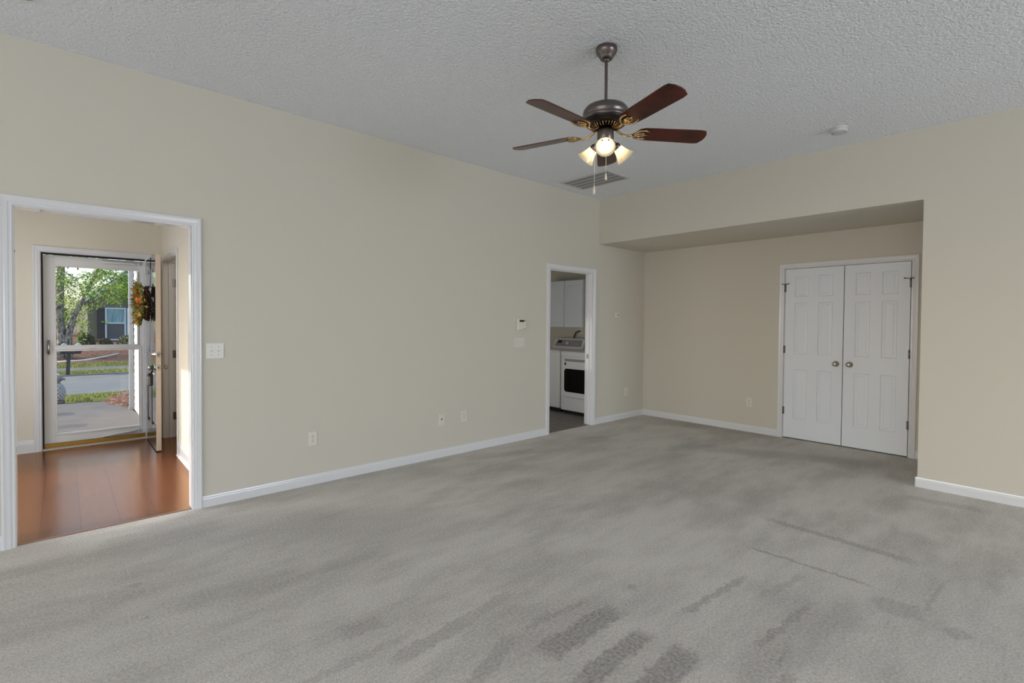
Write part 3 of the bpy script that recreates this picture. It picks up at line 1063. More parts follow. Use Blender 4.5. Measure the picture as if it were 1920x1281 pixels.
BZ, BR = 2.535, .636
def blade_matrix(th):
    return Matrix.Translation((FX, FYc, BZ)) @ Matrix.Rotation(th, 4, 'Z') @ Matrix.Rotation(R(-12), 4, 'X')
def blade_mesh():
    mb = MB()
    out = [(.205, -.048), (.235, -.060), (.30, -.063), (BR-.055, -.069), (BR-.022, -.064), (BR-.004, -.030), (BR, .0), (BR-.004, .030), (BR-.022, .064), (BR-.055, .069), (.30, .063), (.235, .060), (.205, .048), (.190, .020), (.190, -.020)]
    mb.prism(out, 2, -.003, .003)
    return mb
def iron_mesh():
    mb = MB()
    # two scrolled arms from the motor to a curled plate under the blade
    mb.tube([(.058, 0, .026), (.082, 0, .004), (.115, 0, -.014), (.150, 0, -.016), (.176, 0, -.010)], [.0085, .0075, .0065, .007, .008], 10)
    for s in (-1, 1):
        mb.tube([(.172, s*.004, -.011), (.186, s*.030, -.009), (.208, s*.046, -.007), (.236, s*.050, -.006), (.262, s*.042, -.0055)], [.0065, .006, .006, .0055, .004], 8)
        mb.tube([(.186, s*.006, -.010), (.212, s*.020, -.008), (.236, s*.018, -.007), (.244, s*.006, -.007), (.232, s*.000, -.007)], [.005, .0048, .0045, .004, .003], 8)
    mb.tube([(.170, 0, -.010), (.205, 0, -.007), (.262, 0, -.0055)], [.008, .006, .004], 8)
    mb.prism([(.168, -.013), (.215, -.016), (.226, 0), (.215, .016), (.168, .013)], 2, -.0095, -.0045)
    return mb
b0 = None
for k in range(5):
    th = R(36+72*k)
    M = blade_matrix(th)
    Mi = Matrix.Translation((FX, FYc, BZ)) @ Matrix.Rotation(th, 4, 'Z') @ Matrix.Rotation(R(-7), 4, 'X')
    b = blade_mesh().xform(M).build('blade', BLADE, r, bevel=.0015)
    iron_mesh().xform(Mi).build('blade_iron', BRONZE, b)
# light kit: one shade towards the camera, two to the sides
for az in (217, 97, 337):
    a = R(az)
    d = Vector((math.cos(a), math.sin(a), 0))
    s0 = FC+d*.040+Vector((0, 0, 2.470))
    tilt = (d*.74+Vector((0, 0, -.67))).normalized()
    neck = FC+d*.070+Vector((0, 0, 2.462))
    mb = MB()
    mb.tube([s0, FC+d*.058+Vector((0, 0, 2.472)), neck], [.013, .015, .017], 14)
    rot = tilt.to_track_quat('Z', 'Y').to_matrix().to_4x4()
    s = len(mb.v)
    mb.lathe([(.0005, -.008), (.021, -.006), (.0255, .004), (.0265, .018), (.0240, .020)], 24)
    mb.xform(Matrix.Translation(neck) @ rot, s)
    arm = mb.build('lamp_holder', PEWTER, r)
    mb = MB()
    prof = [(.0225, .006), (.026, .018), (.030, .032), (.034, .048), (.0395, .064), (.047, .080), (.0555, .094), (.0590, .099), (.0575, .0995), (.0535, .0945), (.0450, .081), (.0375, .065), (.0320, .049), (.0280, .033), (.0240, .019)]
    n = 64
    for j, (rr, hh) in enumerate(prof):
        for q in range(n):
            ang = 2*PI*q/n
            fl = 1+.012*math.cos(16*ang)*min(1, hh/.06)
            mb.v.append((rr*fl*math.cos(ang), rr*fl*math.sin(ang), hh))
    for j in range(len(prof)-1):
        for q in range(n):
            q2 = (q+1) % n
            mb.f.append((j*n+q, j*n+q2, (j+1)*n+q2, (j+1)*n+q))
            mb.mi.append(0)
            mb.sm.append(True)
    mb.xform(Matrix.Translation(neck) @ rot)
    mb.build('lamp_shade', SHADE, r)
    mb = MB()
    mb.lathe([(.012, .016), (.013, .026), (.019, .040), (.0235, .056), (.0225, .068), (.015, .077), (.0005, .081)], 24)
    mb.xform(Matrix.Translation(neck) @ rot)
    mb.build('bulb', BULB, r)
RX_, UX_ = rt, up
def chain(dx, dy, z0, z1, lp):
    p = FC+Vector((dx, dy, 0))
    mb = MB()
    mb.tube([p+Vector((0, 0, z0)), p+Vector((0, 0, z1))], .0016, 6)
    ch = mb.build('pull_chain', FANWHITE, r)
    mb = MB()
    mb.lathe([(.0018, 0), (.003, -.004), (.0065, -.022), (.0078, -.036), (.0070, -lp+.003), (.0005, -lp)], 16, 2, tuple(p+Vector((0, 0, z1))))
    mb.build('pull_handle', FANWHITE, ch)
chain(-.047, .045, 2.49, 2.216, .058)
chain(.004, -.003, 2.43, 2.288, .044)

# ---------------------------------------------------------------- laundry
def rounded(y0, y1, z0, z1, rad, n=6):
    pts = []
    for (cy, cz, a0) in ((y1-rad, z1-rad, 0), (y0+rad, z1-rad, 90), (y0+rad, z0+rad, 180), (y1-rad, z0+rad, 270)):
        for k in range(n+1):
            a = R(a0+90*k/n)
            pts.append((cy+rad*math.cos(a), cz+rad*math.sin(a)))
    return pts
AX = 5.625
r = thing('dryer', 'white front-loading dryer with a black door window', 'dryer', (AX+.37, 4.72, 0))
yl, yr = 5.052, 4.370
MB().box(AX, AX+.74, yr, yl, .055, .945).build('cabinet', APPL, r, bevel=.012, seg=3)
MB().box(AX+.05, AX+.72, yr+.02, yl-.02, 0, .06).build('plinth', TOE_SHADE, r)  # dark block drawn as the shadow gap below the dryer
MB().box(AX-.006, AX+.02, yr+.004, yl-.004, .872, .935).build('top_rim', APPL, r, bevel=.006)
d = MB().prism(rounded(yr+.05, yl-.052, .262, .868, .05), 0, AX-.028, AX-.001).build('door', APPL, r, bevel=.008, seg=3)
MB().prism(rounded(yr+.093, yl-.095, .342, .690, .045), 0, AX-.0335, AX-.024).build('window', BLACKGL, d, bevel=.003)
MB().box(AX-.033, AX-.026, yr+.10, yl-.10, .800, .838).build('door_handle', APPLG, d, bevel=.004)
MB().box(AX-.031, AX-.027, yl-.130, yl-.096, .742, .778).build('badge', SLOT, d, bevel=.002)
MB().prism([(AX+.74, .945), (AX+.60, .945), (AX+.67, 1.10), (AX+.74, 1.10)], 1, yr+.02, yl-.02).build('console', APPL, r, bevel=.01, seg=3)

r = thing('washing_machine', 'white washing machine left of the dryer with grey control console', 'washing machine', (AX+.37, 5.42, 0))
yl, yr = 5.765, 5.085
MB().box(AX+.012, AX+.74, yr, yl, .06, .935).build('cabinet', APPL, r, bevel=.025, seg=4)
MB().box(AX+.06, AX+.72, yr+.02, yl-.02, 0, .065).build('plinth', TOE_SHADE, r)  # dark block for the shadow gap under the washer
MB().box(AX+.02, AX+.60, yr+.03, yl-.03, .933, .952).build('lid', APPL, r, bevel=.008, seg=3)
con = MB()
con.prism([(AX+.745, .935), (AX+.560, .935), (AX+.555, .962), (AX+.630, 1.105), (AX+.66, 1.118), (AX+.745, 1.118)], 1, yr+.012, yl-.012)
con = con.build('console', APPL, r, bevel=.016, seg=4)
def on_console(y, t):
    """point on the sloping console face, t from 0 (bottom) to 1 (top)"""
    return Vector((AX+.555+.075*t, y, .962+.143*t))
nrm = Vector((-.143, 0, .075)).normalized()
mb = MB()
a, b2, c2, d2 = on_console(yr+.045, .18), on_console(yl-.055, .18), on_console(yl-.085, .92), on_console(yr+.060, .92)
mb.v = [tuple(p+nrm*.0005) for p in (a, b2, c2, d2)]+[tuple(p+nrm*.004) for p in (a, b2, c2, d2)]
mb.f = [(4, 5, 6, 7), (0, 1, 5, 4), (1, 2, 6, 5), (2, 3, 7, 6), (3, 0, 4, 7)]
mb.mi = [0]*5
mb.sm = [False]*5
mb.build('control_panel', APPLG, con)
mb = MB()
a, b2, c2, d2 = on_console(yl-.19, .50), on_console(yl-.10, .50), on_console(yl-.105, .82), on_console(yl-.195, .82)
mb.face([p+nrm*.0055 for p in (a, b2, c2, d2)])
mb.build('display', LCD, con)
mb = MB()
mb.lathe([(.027, 0), (.026, .012), (.022, .022), (.0005, .024)], 24)
mb.xform(Matrix.Translation(on_console(5.44, .52)+nrm*.003) @ nrm.to_track_quat('Z', 'Y').to_matrix().to_4x4())
mb.build('dial', PLATEW, con)
for k in range(4):
    mb = MB()
    mb.lathe([(.007, 0), (.006, .005), (.0005, .0055)], 12)
    mb.xform(Matrix.Translation(on_console(5.34-.045*k, .45)+nrm*.003) @ nrm.to_track_quat('Z', 'Y').to_matrix().to_4x4())
    mb.build('button', PLATEW, con)

# wall cabinets above the appliances
CX = 6.165
def wall_cabinet(label, y0, y1, ndoor):
    r = thing('wall_cabinet', label, 'cabinet', (B2-.03, (y0+y1)/2, 1.306), 'laundry wall cabinets')
    MB().box(CX+.004, B2-.031, y0, y1, 1.306, 2.074).build('cabinet_body', DOORW, r, bevel=.002)
    wdt = (y1-y0)/ndoor
    for k in range(ndoor):
        a = y0+k*wdt+.006
        b_ = y0+(k+1)*wdt-.006
        mb = MB()
        panel_face(mb, b_-a, .752, 0, [(.055, b_-a-.055)], [(.055, .697)], lambda u, z, d: (CX-.016+d, a+u, 1.314+z), 0, .007, .02, .001)
        mb.box(CX-.006, CX+.003, a, b_, 1.314, 2.066)
        for (p, q) in ((a, a), (b_, b_)):
            mb.face([(CX-.016, p, 1.314), (CX-.006, p, 1.314), (CX-.006, p, 2.066), (CX-.016, p, 2.066)])
        for z in (1.314, 2.066):
            mb.face([(CX-.016, a, z), (CX-.006, a, z), (CX-.006, b_, z), (CX-.016, b_, z)])
        mb.build('cabinet_door', DOORW, r, merge=True)
wall_cabinet('white raised-panel wall cabinet above the washer and dryer', 5.065, 5.865, 2)
MB_ = MB()
r = thing('drain_hose', 'grey hose bent over on the wall behind the washer console', 'hose', (B2-.03, 5.44, 1.0))
pts = [(6.445, 5.50, .98), (6.43, 5.49, 1.10), (6.43, 5.472, 1.17), (6.435, 5.445, 1.215), (6.44, 5.40, 1.232), (6.466, 5.365, 1.235)]
MB().tube(pts, .014, 12).build('hose', CORD, r)
MB().box(6.455, 6.4689, 5.315, 5.400, 1.20, 1.30).build('wall_box', PLATE, r, bevel=.003)

# ---------------------------------------------------------------- lockbox and wreath on the front door
r = thing('lockbox', 'grey and black lockbox hanging from the front door knob', 'lockbox', (.690, DY0+.062, .69))
lx = .676
MB().box(lx-.022, lx+.022, DY0+.018, DY0+.106, .690, .815).build('body', LOCKK, r, bevel=.010, seg=3)
MB().box(lx-.026, lx+.0, DY0+.0145, DY0+.100, .697, .790).build('front_cover', LOCKB, r, bevel=.008, seg=3)
mb = MB()
kx = DX0-.022
mb.tube([(lx+.006, DY0+.040, .810), (kx, DY0+.038, .850), (kx, DY0+.040, .885), (kx, DY0+.062, .9015), (kx, DY0+.084, .885), (kx, DY0+.086, .850), (lx+.006, DY0+.084, .810)], .0055, 10)
mb.build('shackle', LOCKK, r)

random.seed(4)
WX, WY, WZ, WR = .682, 6.60, 1.545, .165
r = thing('wreath', 'autumn wreath of red, orange and yellow blooms on the open front door', 'wreath', (WX, WY, WZ-.2))
TWIG = mat('brown_twig', lin(84, 56, 36), .8)
mb = MB()
for k in range(16):
    ph = random.random()*6.28
    pts = []
    for q in range(41):
        a = 2*PI*q/40
        rr = WR+.020*math.cos(3*a+ph)
        pts.append((WX+.018*math.sin(4*a+ph*1.7), WY+rr*math.cos(a), WZ+rr*math.sin(a)))
    mb.tube(pts, .0065, 6, cap=False)
mb.build('twig_ring', TWIG, r)
def leafcard(mb, p, n, u, ln, wd, mi=0):
    """a folded, pointed leaf: four triangles with real shape"""
    n, u = Vector(n).normalized(), Vector(u)
    u = (u-n*u.dot(n)).normalized()
    v = n.cross(u)
    p = Vector(p)
    a, b_, c_, d_, e_ = p, p+u*ln*.45+v*wd*.5+n*wd*.18, p+u*ln*.5, p+u*ln*.45-v*wd*.5+n*wd*.18, p+u*ln-n*ln*.10
    i = len(mb.v)
    mb.v += [tuple(x) for x in (a, b_, c_, d_, e_)]
    for q in ((0, 2, 1), (0, 3, 2), (1, 2, 4), (2, 3, 4)):
        mb.f.append(tuple(i+k for k in q))
        mb.mi.append(mi)
        mb.sm.append(False)
def rv():
    return Vector((random.gauss(0, 1), random.gauss(0, 1), random.gauss(0, 1))).normalized()
LEAFM = [mat('wreath_leaf_green', lin(120, 134, 52), .6), mat('wreath_leaf_olive', lin(176, 170, 84), .6), mat('wreath_leaf_amber', lin(176, 132, 36), .6), mat('wreath_leaf_pale', lin(168, 160, 116), .6)]
mb = MB()
for k in range(420):
    a = random.random()*2*PI
    tt = random.random()*2*PI
    q = .03+.035*random.random()
    rr = WR+q*math.cos(tt)*.9
    x = WX-.030-.055*random.random()
    p = Vector((x, WY+rr*math.cos(a), WZ+rr*math.sin(a)))
    out = Vector((-1.0, math.cos(a)*.8, math.sin(a)*.8))+rv()*.8
    leafcard(mb, p, rv(), out, .045+.03*random.random(), .022, random.choice((0, 0, 1, 1, 2, 3)))
mb.build('leaves', LEAFM, r)
FLM = [mat('bloom_red', lin(214, 62, 26), .6), mat('bloom_orange', lin(232, 128, 36), .6), mat('bloom_yellow', lin(236, 200, 66), .6), mat('bloom_russet', lin(160, 72, 40), .6)]
for k in range(19):
    a = 2*PI*k/19+.2
    p = Vector((WX-.075-.02*random.random(), WY+(WR+random.uniform(-.03, .03))*math.cos(a), WZ+(WR+random.uniform(-.03, .03))*math.sin(a)))
    mb = MB()
    nn = (Vector((-1, .5*math.cos(a), .5*math.sin(a)))+rv()*.3).normalized()
    t1 = nn.orthogonal().normalized()
    t2_ = nn.cross(t1)
    for ring, (cnt, ln, lift) in enumerate(((12, .050, .25), (9, .038, .7), (6, .022, 1.3))):
        for q in range(cnt):
            b_ = 2*PI*(q+.5*ring)/cnt
            dirv = t1*math.cos(b_)+t2_*math.sin(b_)
            leafcard(mb, p+nn*.004*ring, nn, dirv+nn*lift*.6, ln, .016)
    mb.sphere(p+nn*.010, .008, 8, 6)
    mb.build('bloom', FLM[(0, 1, 0, 3, 2, 0, 1)[k % 7]], r)
r = thing('wreath_hanger', 'thin black over-door hanger holding the wreath', 'hanger', (.71, WY, 2.0))
mb = MB()
mb.box(DX0-.0035, DX0-.0005, WY-.009, WY+.009, 1.735, 2.048).box(DX0-.0035, DX1+.0035, WY-.009, WY+.009, 2.0455, 2.0485).box(DX1+.0005, DX1+.0035, WY-.009, WY+.009, 1.98, 2.048)
mb.tube([(DX0-.002, WY, 1.738), (WX-.004, WY, 1.722), (WX-.012, WY, 1.735)], .004, 8)
mb.build('strap', BLACKM, r)

# ---------------------------------------------------------------- outdoors
def noisy(name, c1, c2, scale, rough=.9, bs=0, bd=.01, detail=4, stretch=None):
    mt = mat(name, c1, rough, spec=.15)
    vary(mt, c1, c2, scale, detail, stretch=stretch)
    if bs:
        bump(mt, bs, .6, bd)
    return mt
CONC = noisy('pale_concrete', lin(124, 121, 117), lin(116, 113, 109), 2.5, .85, 120, .002)
GRASSM = noisy('lawn_soil', lin(116, 124, 58), lin(92, 100, 46), 3, .95, 60, .03)
ASPH = noisy('sunlit_asphalt', lin(136, 134, 130), lin(122, 125, 124), 1.2, .9, 200, .003)
MULCH = noisy('pine_straw_mulch', lin(150, 114, 98), lin(98, 72, 60), 9, .95, 30, .04)
def ground(name, prof, x0, x1, mt, label, cat, th=.25):
    """strip of ground following a (y, z) profile"""
    mb = MB()
    pts = list(prof)+[(y, z-th) for y, z in reversed(prof)]
    mb.prism(pts, 0, x0, x1)
    return struct(name, mb, mt, label, cat)
w = MB()
w.prism([(-4, FY+.14), (-4, 12.0), (.33, 11.95), (.63, 11.75), (.86, 10.75), (.905, 10.0), (.905, FY+.14)], 2, -.35, -.15)
struct('porch_slab', w, CONC, 'pale concrete porch and walkway outside the front door', 'porch slab')
ground('lawn', [(10.2, -.19), (12.3, -.165), (15.75, -.45)], -14, 14, GRASSM, 'strip of green lawn between walkway and street', 'lawn')
ground('street', [(15.75, -.46), (22.35, -.555)], -30, 30, ASPH, 'grey sunlit street', 'street')
ground('curb', [(22.35, -.60), (22.36, -.52), (22.55, -.515), (22.56, -.60)], -30, 30, CONC, 'concrete curb on the far side of the street', 'curb', .2)
ground('verge', [(22.56, -.52), (23.8, -.50)], -30, 30, GRASSM, 'grass verge beyond the street', 'grass')
ground('sidewalk', [(23.8, -.505), (25.3, -.49)], -30, 30, CONC, 'pale sidewalk beyond the street', 'sidewalk')
ground('far_lawn', [(25.3, -.50), (26.2, -.39)], -30, 30, GRASSM, 'grass strip in front of the mulch bank', 'grass')
ground('mulch_bank', [(26.2, -.39), (30.6, .28), (46, .5)], -30, 30, MULCH, 'brown mulch bank in front of the house across the street', 'mulch bank')

# grass blades on the near lawn and the verge (nobody could count them)
BLG = [mat('grass_blade', lin(136, 144, 64), .7), mat('grass_blade_yellow', lin(156, 158, 84), .7)]
def grass(name, x0, x1, prof, n, h, label):
    mb = MB()
    for k in range(n):
        x = random.uniform(x0, x1)
        y = random.uniform(prof[0][0], prof[-1][0])
        z = np.interp(y, [p[0] for p in prof], [p[1] for p in prof])
        if (x < .16 and y < 12.4) or (x > .42 and y < 13.4):
            continue
        a = random.random()*PI
        dx, dy = math.cos(a)*.012, math.sin(a)*.012
        hh = h*random.uniform(.6, 1.2)
        lx_, ly_ = random.gauss(0, .02), random.gauss(0, .02)
        mb.face([(x-dx, y-dy, z-.01), (x+dx, y+dy, z-.01), (x+lx_, y+ly_, z+hh)], random.choice((0, 0, 1)))
    o = mb.build(name, BLG)
    return tag(o, label, 'grass', None, 'stuff')
grass('lawn_grass', -.6, 1.6, [(12.0, -.165), (12.3, -.165), (15.7, -.45)], 7000, .05, 'short green grass between the walkway and the street')
grass('verge_grass', -1, 3.2, [(22.6, -.52), (23.8, -.50)], 2500, .06, 'grass on the verge beyond the street')
grass('bank_grass', -1, 3.4, [(25.3, -.50), (26.2, -.39)], 2500, .06, 'grass below the mulch bank across the street')

# mulch bed with pine straw by the post
def mound(name, outline, zc, h, mt, label, n=26):
    mb = MB()
    cx = sum(p[0] for p in outline)/len(outline)
    cy = sum(p[1] for p in outline)/len(outline)
    rings = 7
    m_ = len(outline)
    for k in range(rings):
        f = k/(rings-1)
        for (x, y) in outline:
            jz = 0 if k == 0 else random.uniform(-.012, .018)
            mb.v.append((x+(cx-x)*f, y+(cy-y)*f, zc-.02+(h+.02)*math.sin(f*PI/2)+jz))
    for k in range(rings-1):
        for q in range(m_):
            q2 = (q+1) % m_
            mb.f.append((k*m_+q, k*m_+q2, (k+1)*m_+q2, (k+1)*m_+q))
            mb.mi.append(0)
            mb.sm.append(False)
    return mb
bed = [(.56, 11.55), (.50, 11.9), (.62, 12.25), (.80, 12.7), (1.0, 13.2), (1.4, 13.4), (1.9, 12.8), (1.9, 11.6), (1.5, 10.3), (1.05, 10.02), (.93, 10.35), (.86, 10.65), (.74, 11.0), (.64, 11.3)]
o = mound('mulch_bed', bed, -.15, .10, MULCH, '').build('mulch_bed', MULCH)
tag(o, 'reddish mulch bed at the foot of the white post', 'mulch bed', None, 'structure')
STRAW = [mat('straw_red', lin(150, 108, 86), .9), mat('straw_dark', lin(92, 64, 50), .9), mat('straw_pale', lin(190, 158, 134), .9)]
mb = MB()
for k in range(1600):
    x, y = random.uniform(.5, 1.6), random.uniform(10.05, 13.3)
    cxx = np.interp(y, [10.0, 10.6, 11.0, 11.5, 12.2, 13.3], [.95, .84, .72, .54, .6, 1.05])
    if x < cxx+.03 or (x > .79 and y < 10.68):
        continue
    a = random.random()*PI
    ln = random.uniform(.02, .06)
    z = -.135+.10*min(1, (x-cxx)/.45)*.9
    p = Vector((x, y, z))
    dd = Vector((math.cos(a), math.sin(a), random.uniform(-.2, .5)))*ln
    sd = Vector((-math.sin(a), math.cos(a), .3))*.006
    mb.face([p-dd-sd, p+dd-sd, p+dd+sd, p-dd+sd], random.choice((0, 0, 1, 2)))
tag(mb.build('pine_straw', STRAW), 'loose pine straw on the mulch bed by the white post', 'pine straw', None, 'stuff')

# white post and the sunlit side of the house wing behind the door frame
WHITEV = mat('white_vinyl', lin(196, 196, 194), .5)
POSTM = mat('shaded_white_post', lin(164, 168, 172), .5)  # white post greyed, its shade put into the colour
r = thing('porch_post', 'white corner post at the right of the porch', 'post', (.872, 10.53, -.15))
MB().box(.842, .904, 10.50, 10.56, -.12, 2.62).build('shaft', POSTM, r, bevel=.003)
MB().box(.834, .912, 10.49, 10.57, -.15, -.10).build('foot', POSTM, r, bevel=.003)
MB().box(.834, .912, 10.49, 10.57, 2.60, 2.66).build('cap', POSTM, r, bevel=.003)
w = MB()
for k in range(26):
    z = -.15+k*.115
    w.prism([(.916, z), (.906, z), (.914, z+.115), (.926, z+.115)], 1, FY+.14, 10.49)
w.box(.92, 3.0, FY+.14, 10.49, -.15, 2.84)
struct('wall_house_wing', w, WHITEV, 'white sided wing wall of the house along the porch', 'wall')

# unseen piers added left of the walkway to cast shadows across the slab
w = MB()
for (yc, hw, h) in ((9.60, .12, .62), (10.83, .15, .55)):
    w.box(-1.05, -.80, yc-hw, yc+hw, -.15, -.15+h*.86)
    w.prism([(-1.07, -.15+h*.86), (-.78, -.15+h*.86), (-.80, -.15+h), (-1.05, -.15+h)], 1, yc-hw-.02, yc+hw+.02)
struct('porch_shadow_piers', w, CONC, 'unseen low capped piers added to cast shadows on the walkway', 'wall')

# garden statue at the edge of the walkway
STONE = noisy('weathered_stone', lin(150, 150, 146), lin(98, 98, 96), 18, .9, 60, .006)
r = thing('garden_statue', 'weathered grey garden statue with a scaly body beside the walkway', 'statue', (-.075, 12.1, -.15))
sc_ = (-.075, 12.1, -.15)
MB().lathe([(.0005, 0), (.118, 0), (.120, .020), (.112, .048), (.090, .058), (.0005, .060)], 28, 2, sc_).build('plinth', STONE, r)
mb = MB()
mb.lathe([(.0005, .052), (.080, .056), (.108, .090), (.124, .150), (.122, .210), (.108, .270), (.084, .320), (.064, .350), (.056, .372), (.062, .392), (.0005, .41)], 28, 2, sc_)
mb.build('body', STONE, r)
mb = MB()
for row in range(9):
    zz = .085+row*.031
    rr = np.interp(zz, [.056, .09, .15, .21, .27, .32, .35], [.08, .108, .124, .122, .108, .084, .064])
    for q in range(14):
        a = 2*PI*(q+.5*(row % 2))/14
        s = len(mb.v)
        mb.sphere((0, 0, 0), .024, 8, 6, (.45, .8, 1.0))
        mb.xform(Matrix.Translation((sc_[0]+rr*math.cos(a), sc_[1]+rr*math.sin(a), sc_[2]+zz)) @ Matrix.Rotation(a, 4, 'Z'), s)
mb.build('scales', mat('pale_stone_scales', lin(176, 180, 182), .85), r)
mb = MB()
mb.sphere((sc_[0]+.022, sc_[1], sc_[2]+.445), .075, 18, 12, (1.0, .85, .85))
mb.tube([(sc_[0]+.075, sc_[1]-.01, sc_[2]+.445), (sc_[0]+.105, sc_[1]-.012, sc_[2]+.432), (sc_[0]+.122, sc_[1]-.014, sc_[2]+.412)], [.030, .020, .006], 10)
mb.build('head', STONE, r)
MB().sphere((sc_[0]+.0, sc_[1], sc_[2]+.510), .052, 16, 10, (1.1, 1.0, .65)).build('crest', mat('pale_stone_crest', lin(190, 200, 208), .8), r)

# twin mailbox beyond the street
MBK = mat('black_mailbox_post', lin(44, 48, 56), .6)
MBW = mat('pale_mailbox_metal', lin(190, 204, 216), .35, .3)
r = thing('twin_mailbox', 'pair of mailboxes on a dark post beyond the street', 'mailbox', (.166, 22.5, -.53))
mb = MB()
mb.prism([(.10, -.53), (.20, -.53), (.235, .27), (.135, .27)], 1, 22.45, 22.55)
mb.build('post', MBK, r)
MB().box(-.04, .50, 22.44, 22.56, .19, .265).build('cross_arm', MBK, r, bevel=.008)
for cx in (.065, .430):
    mb = MB()
    pr = [(cx-.085, .265), (cx+.085, .265), (cx+.085, .43)]+[(cx+.085*math.cos(a), .43+.115*math.sin(a)) for a in np.linspace(.2, PI-.2, 9)]+[(cx-.085, .43)]
    mb.prism(pr, 1, 22.22, 22.70)
    b = mb.build('mailbox', MBK, r)
    pr2 = [(cx+(.085+.006)*math.cos(a), .43+(.115+.008)*math.sin(a)) for a in np.linspace(0, PI, 13)]
    mb = MB()
    mb.prism(pr2, 1, 22.21, 22.71)
    mb.build('mailbox_lid', MBW, b)

# stone edging along the mulch bank
EDG = mat('pale_edging_stone', lin(232, 224, 214), .9)
EP = [(-.35, 26.36, -.365), (.15, 26.56, -.34), (.5, 26.62, -.33), (.8, 26.72, -.315), (1.24, 27.16, -.25), (1.52, 27.44, -.205), (1.86, 27.83, -.145)]
r = thing('bed_edging', 'thin pale curved edging across the mulch bank', 'edging', EP[0])
mb = MB()
mb.tube([(x, y, z+.02) for x, y, z in EP], [.035, .04, .03, .045, .035, .03, .03], 8)
mb.build('edging', EDG, r)

# neighbouring house
SIDING = mat('grey_green_siding', lin(112, 114, 102), .8)
def _siding():
    c_ = objcoord(SIDING)
    wv = N(SIDING, 'ShaderNodeTexWave', wave_type='BANDS', bands_direction='Z', wave_profile='SAW')
    wv.inputs['Scale'].default_value = 2.2
    L(SIDING, c_, wv.inputs['Vector'])
    bp = N(SIDING, 'ShaderNodeBump')
    bp.inputs['Strength'].default_value = 1.0
    bp.inputs['Distance'].default_value = .03
    L(SIDING, wv.outputs[1], bp.inputs['Height'])
    L(SIDING, bp.outputs[0], P(SIDING).inputs['Normal'])
_siding()
ROOF = noisy('grey_shingles', lin(96, 94, 96), lin(76, 74, 78), 12, .95)
WINF = mat('white_window_frame', lin(206, 222, 236), .5)
WGL = mat('window_curtain_glass', lin(128, 168, 182), .12)
vary(WGL, lin(150, 186, 196), lin(96, 140, 156), 5, 2, stretch=(6, 1, .3))
WSC = mat('window_screen', lin(74, 80, 90), .4)
SHUT = mat('black_shutter', lin(38, 38, 46), .5)
HY = 31.0
r = thing('neighbor_house', 'grey-green sided house with a gable across the street', 'house', (2.4, HY, .3))
mb = MB()
mb.prism([(.93, .2), (3.85, .2), (3.85, 2.35), (2.39, 3.62), (.93, 2.35)], 1, HY, HY+6)
mb.build('gable_wing', SIDING, r)
mb = MB()
mb.box(3.85, 13, HY+1.5, HY+9, .2, 2.7)
mb.build('main_wall', SIDING, r)
mb = MB()
mb.prism([(.70, 2.22), (2.39, 3.70), (4.08, 2.22), (4.08, 2.28), (2.39, 3.77), (.70, 2.28)], 1, HY-.25, HY+7)
mb.prism([(HY+1.0, 2.6), (HY+5.2, 4.9), (HY+9.4, 2.6)], 0, 2.8, 13.4)
mb.build('roof', ROOF, r)
MB().prism([(.72, 2.10), (2.39, 3.56), (4.06, 2.10), (4.06, 2.22), (2.39, 3.70), (.72, 2.22)], 1, HY-.24, HY-.20).build('rake_board', WINF, r)
def hwin(x0, x1):
    mb = MB()
    y = HY-.05
    z0, z1, t = .36, 1.95, .06
    mb.box(x0, x0+t, y, HY+.02, z0, z1).box(x1-t, x1, y, HY+.02, z0, z1).box(x0+t, x1-t, y, HY+.02, z1-t, z1).box(x0+t, x1-t, y, HY+.02, z0, z0+t).box(x0+t, x1-t, y, HY+.02, 1.17, 1.23)
    wf = mb.build('window', WINF, r)
    MB().box(x0+t, x1-t, HY-.02, HY-.012, 1.23, z1-t).build('upper_pane', WGL, wf)
    MB().box(x0+t, x1-t, HY-.02, HY-.012, z0+t, 1.17).build('lower_pane', WSC, wf)
hwin(1.57, 2.37)
hwin(2.41, 3.21)
for a, b_ in ((1.27, 1.555), (3.225, 3.51)):
    mb = MB()
    mb.box(a, b_, HY-.04, HY+.01, .45, 1.93)
    for k in range(24):
        z = .50+k*.058
        mb.prism([(HY-.04, z), (HY-.055, z), (HY-.042, z+.045), (HY-.04, z+.045)], 0, a+.04, b_-.04)
    mb.build('shutter', SHUT, r)
MB().box(.93, 3.85, HY-.01, HY+.02, .15, .36).build('foundation', ROOF, r)

# trees and shrubs
LEAFT = []
for nm, cc in (('birch_leaf_bright', (196, 216, 84)), ('birch_leaf_mid', (146, 182, 72)), ('birch_leaf_dark', (84, 122, 52)), ('birch_leaf_pale', (226, 240, 190))):
    mt = mat(nm, lin(*cc), .55)
    P(mt).inputs['Transmission Weight'].default_value = 0
    nt = mt.node_tree
    tr = nt.nodes.new('ShaderNodeBsdfTranslucent')
    tr.inputs[0].default_value = lin(*cc)
    mx = nt.nodes.new('ShaderNodeMixShader')
    mx.inputs[0].default_value = .55
    nt.links.new(P(mt).outputs[0], mx.inputs[1])
    nt.links.new(tr.outputs[0], mx.inputs[2])
    nt.links.new(mx.outputs[0], nt.nodes['Material Output'].inputs[0])
    LEAFT.append(mt)
BARK = noisy('peeling_birch_bark', lin(168, 160, 154), lin(66, 60, 57), 13, .9, 22, .02, stretch=(1, 1, .5))
BARKW = mat('pale_birch_branch', lin(196, 186, 174), .8)

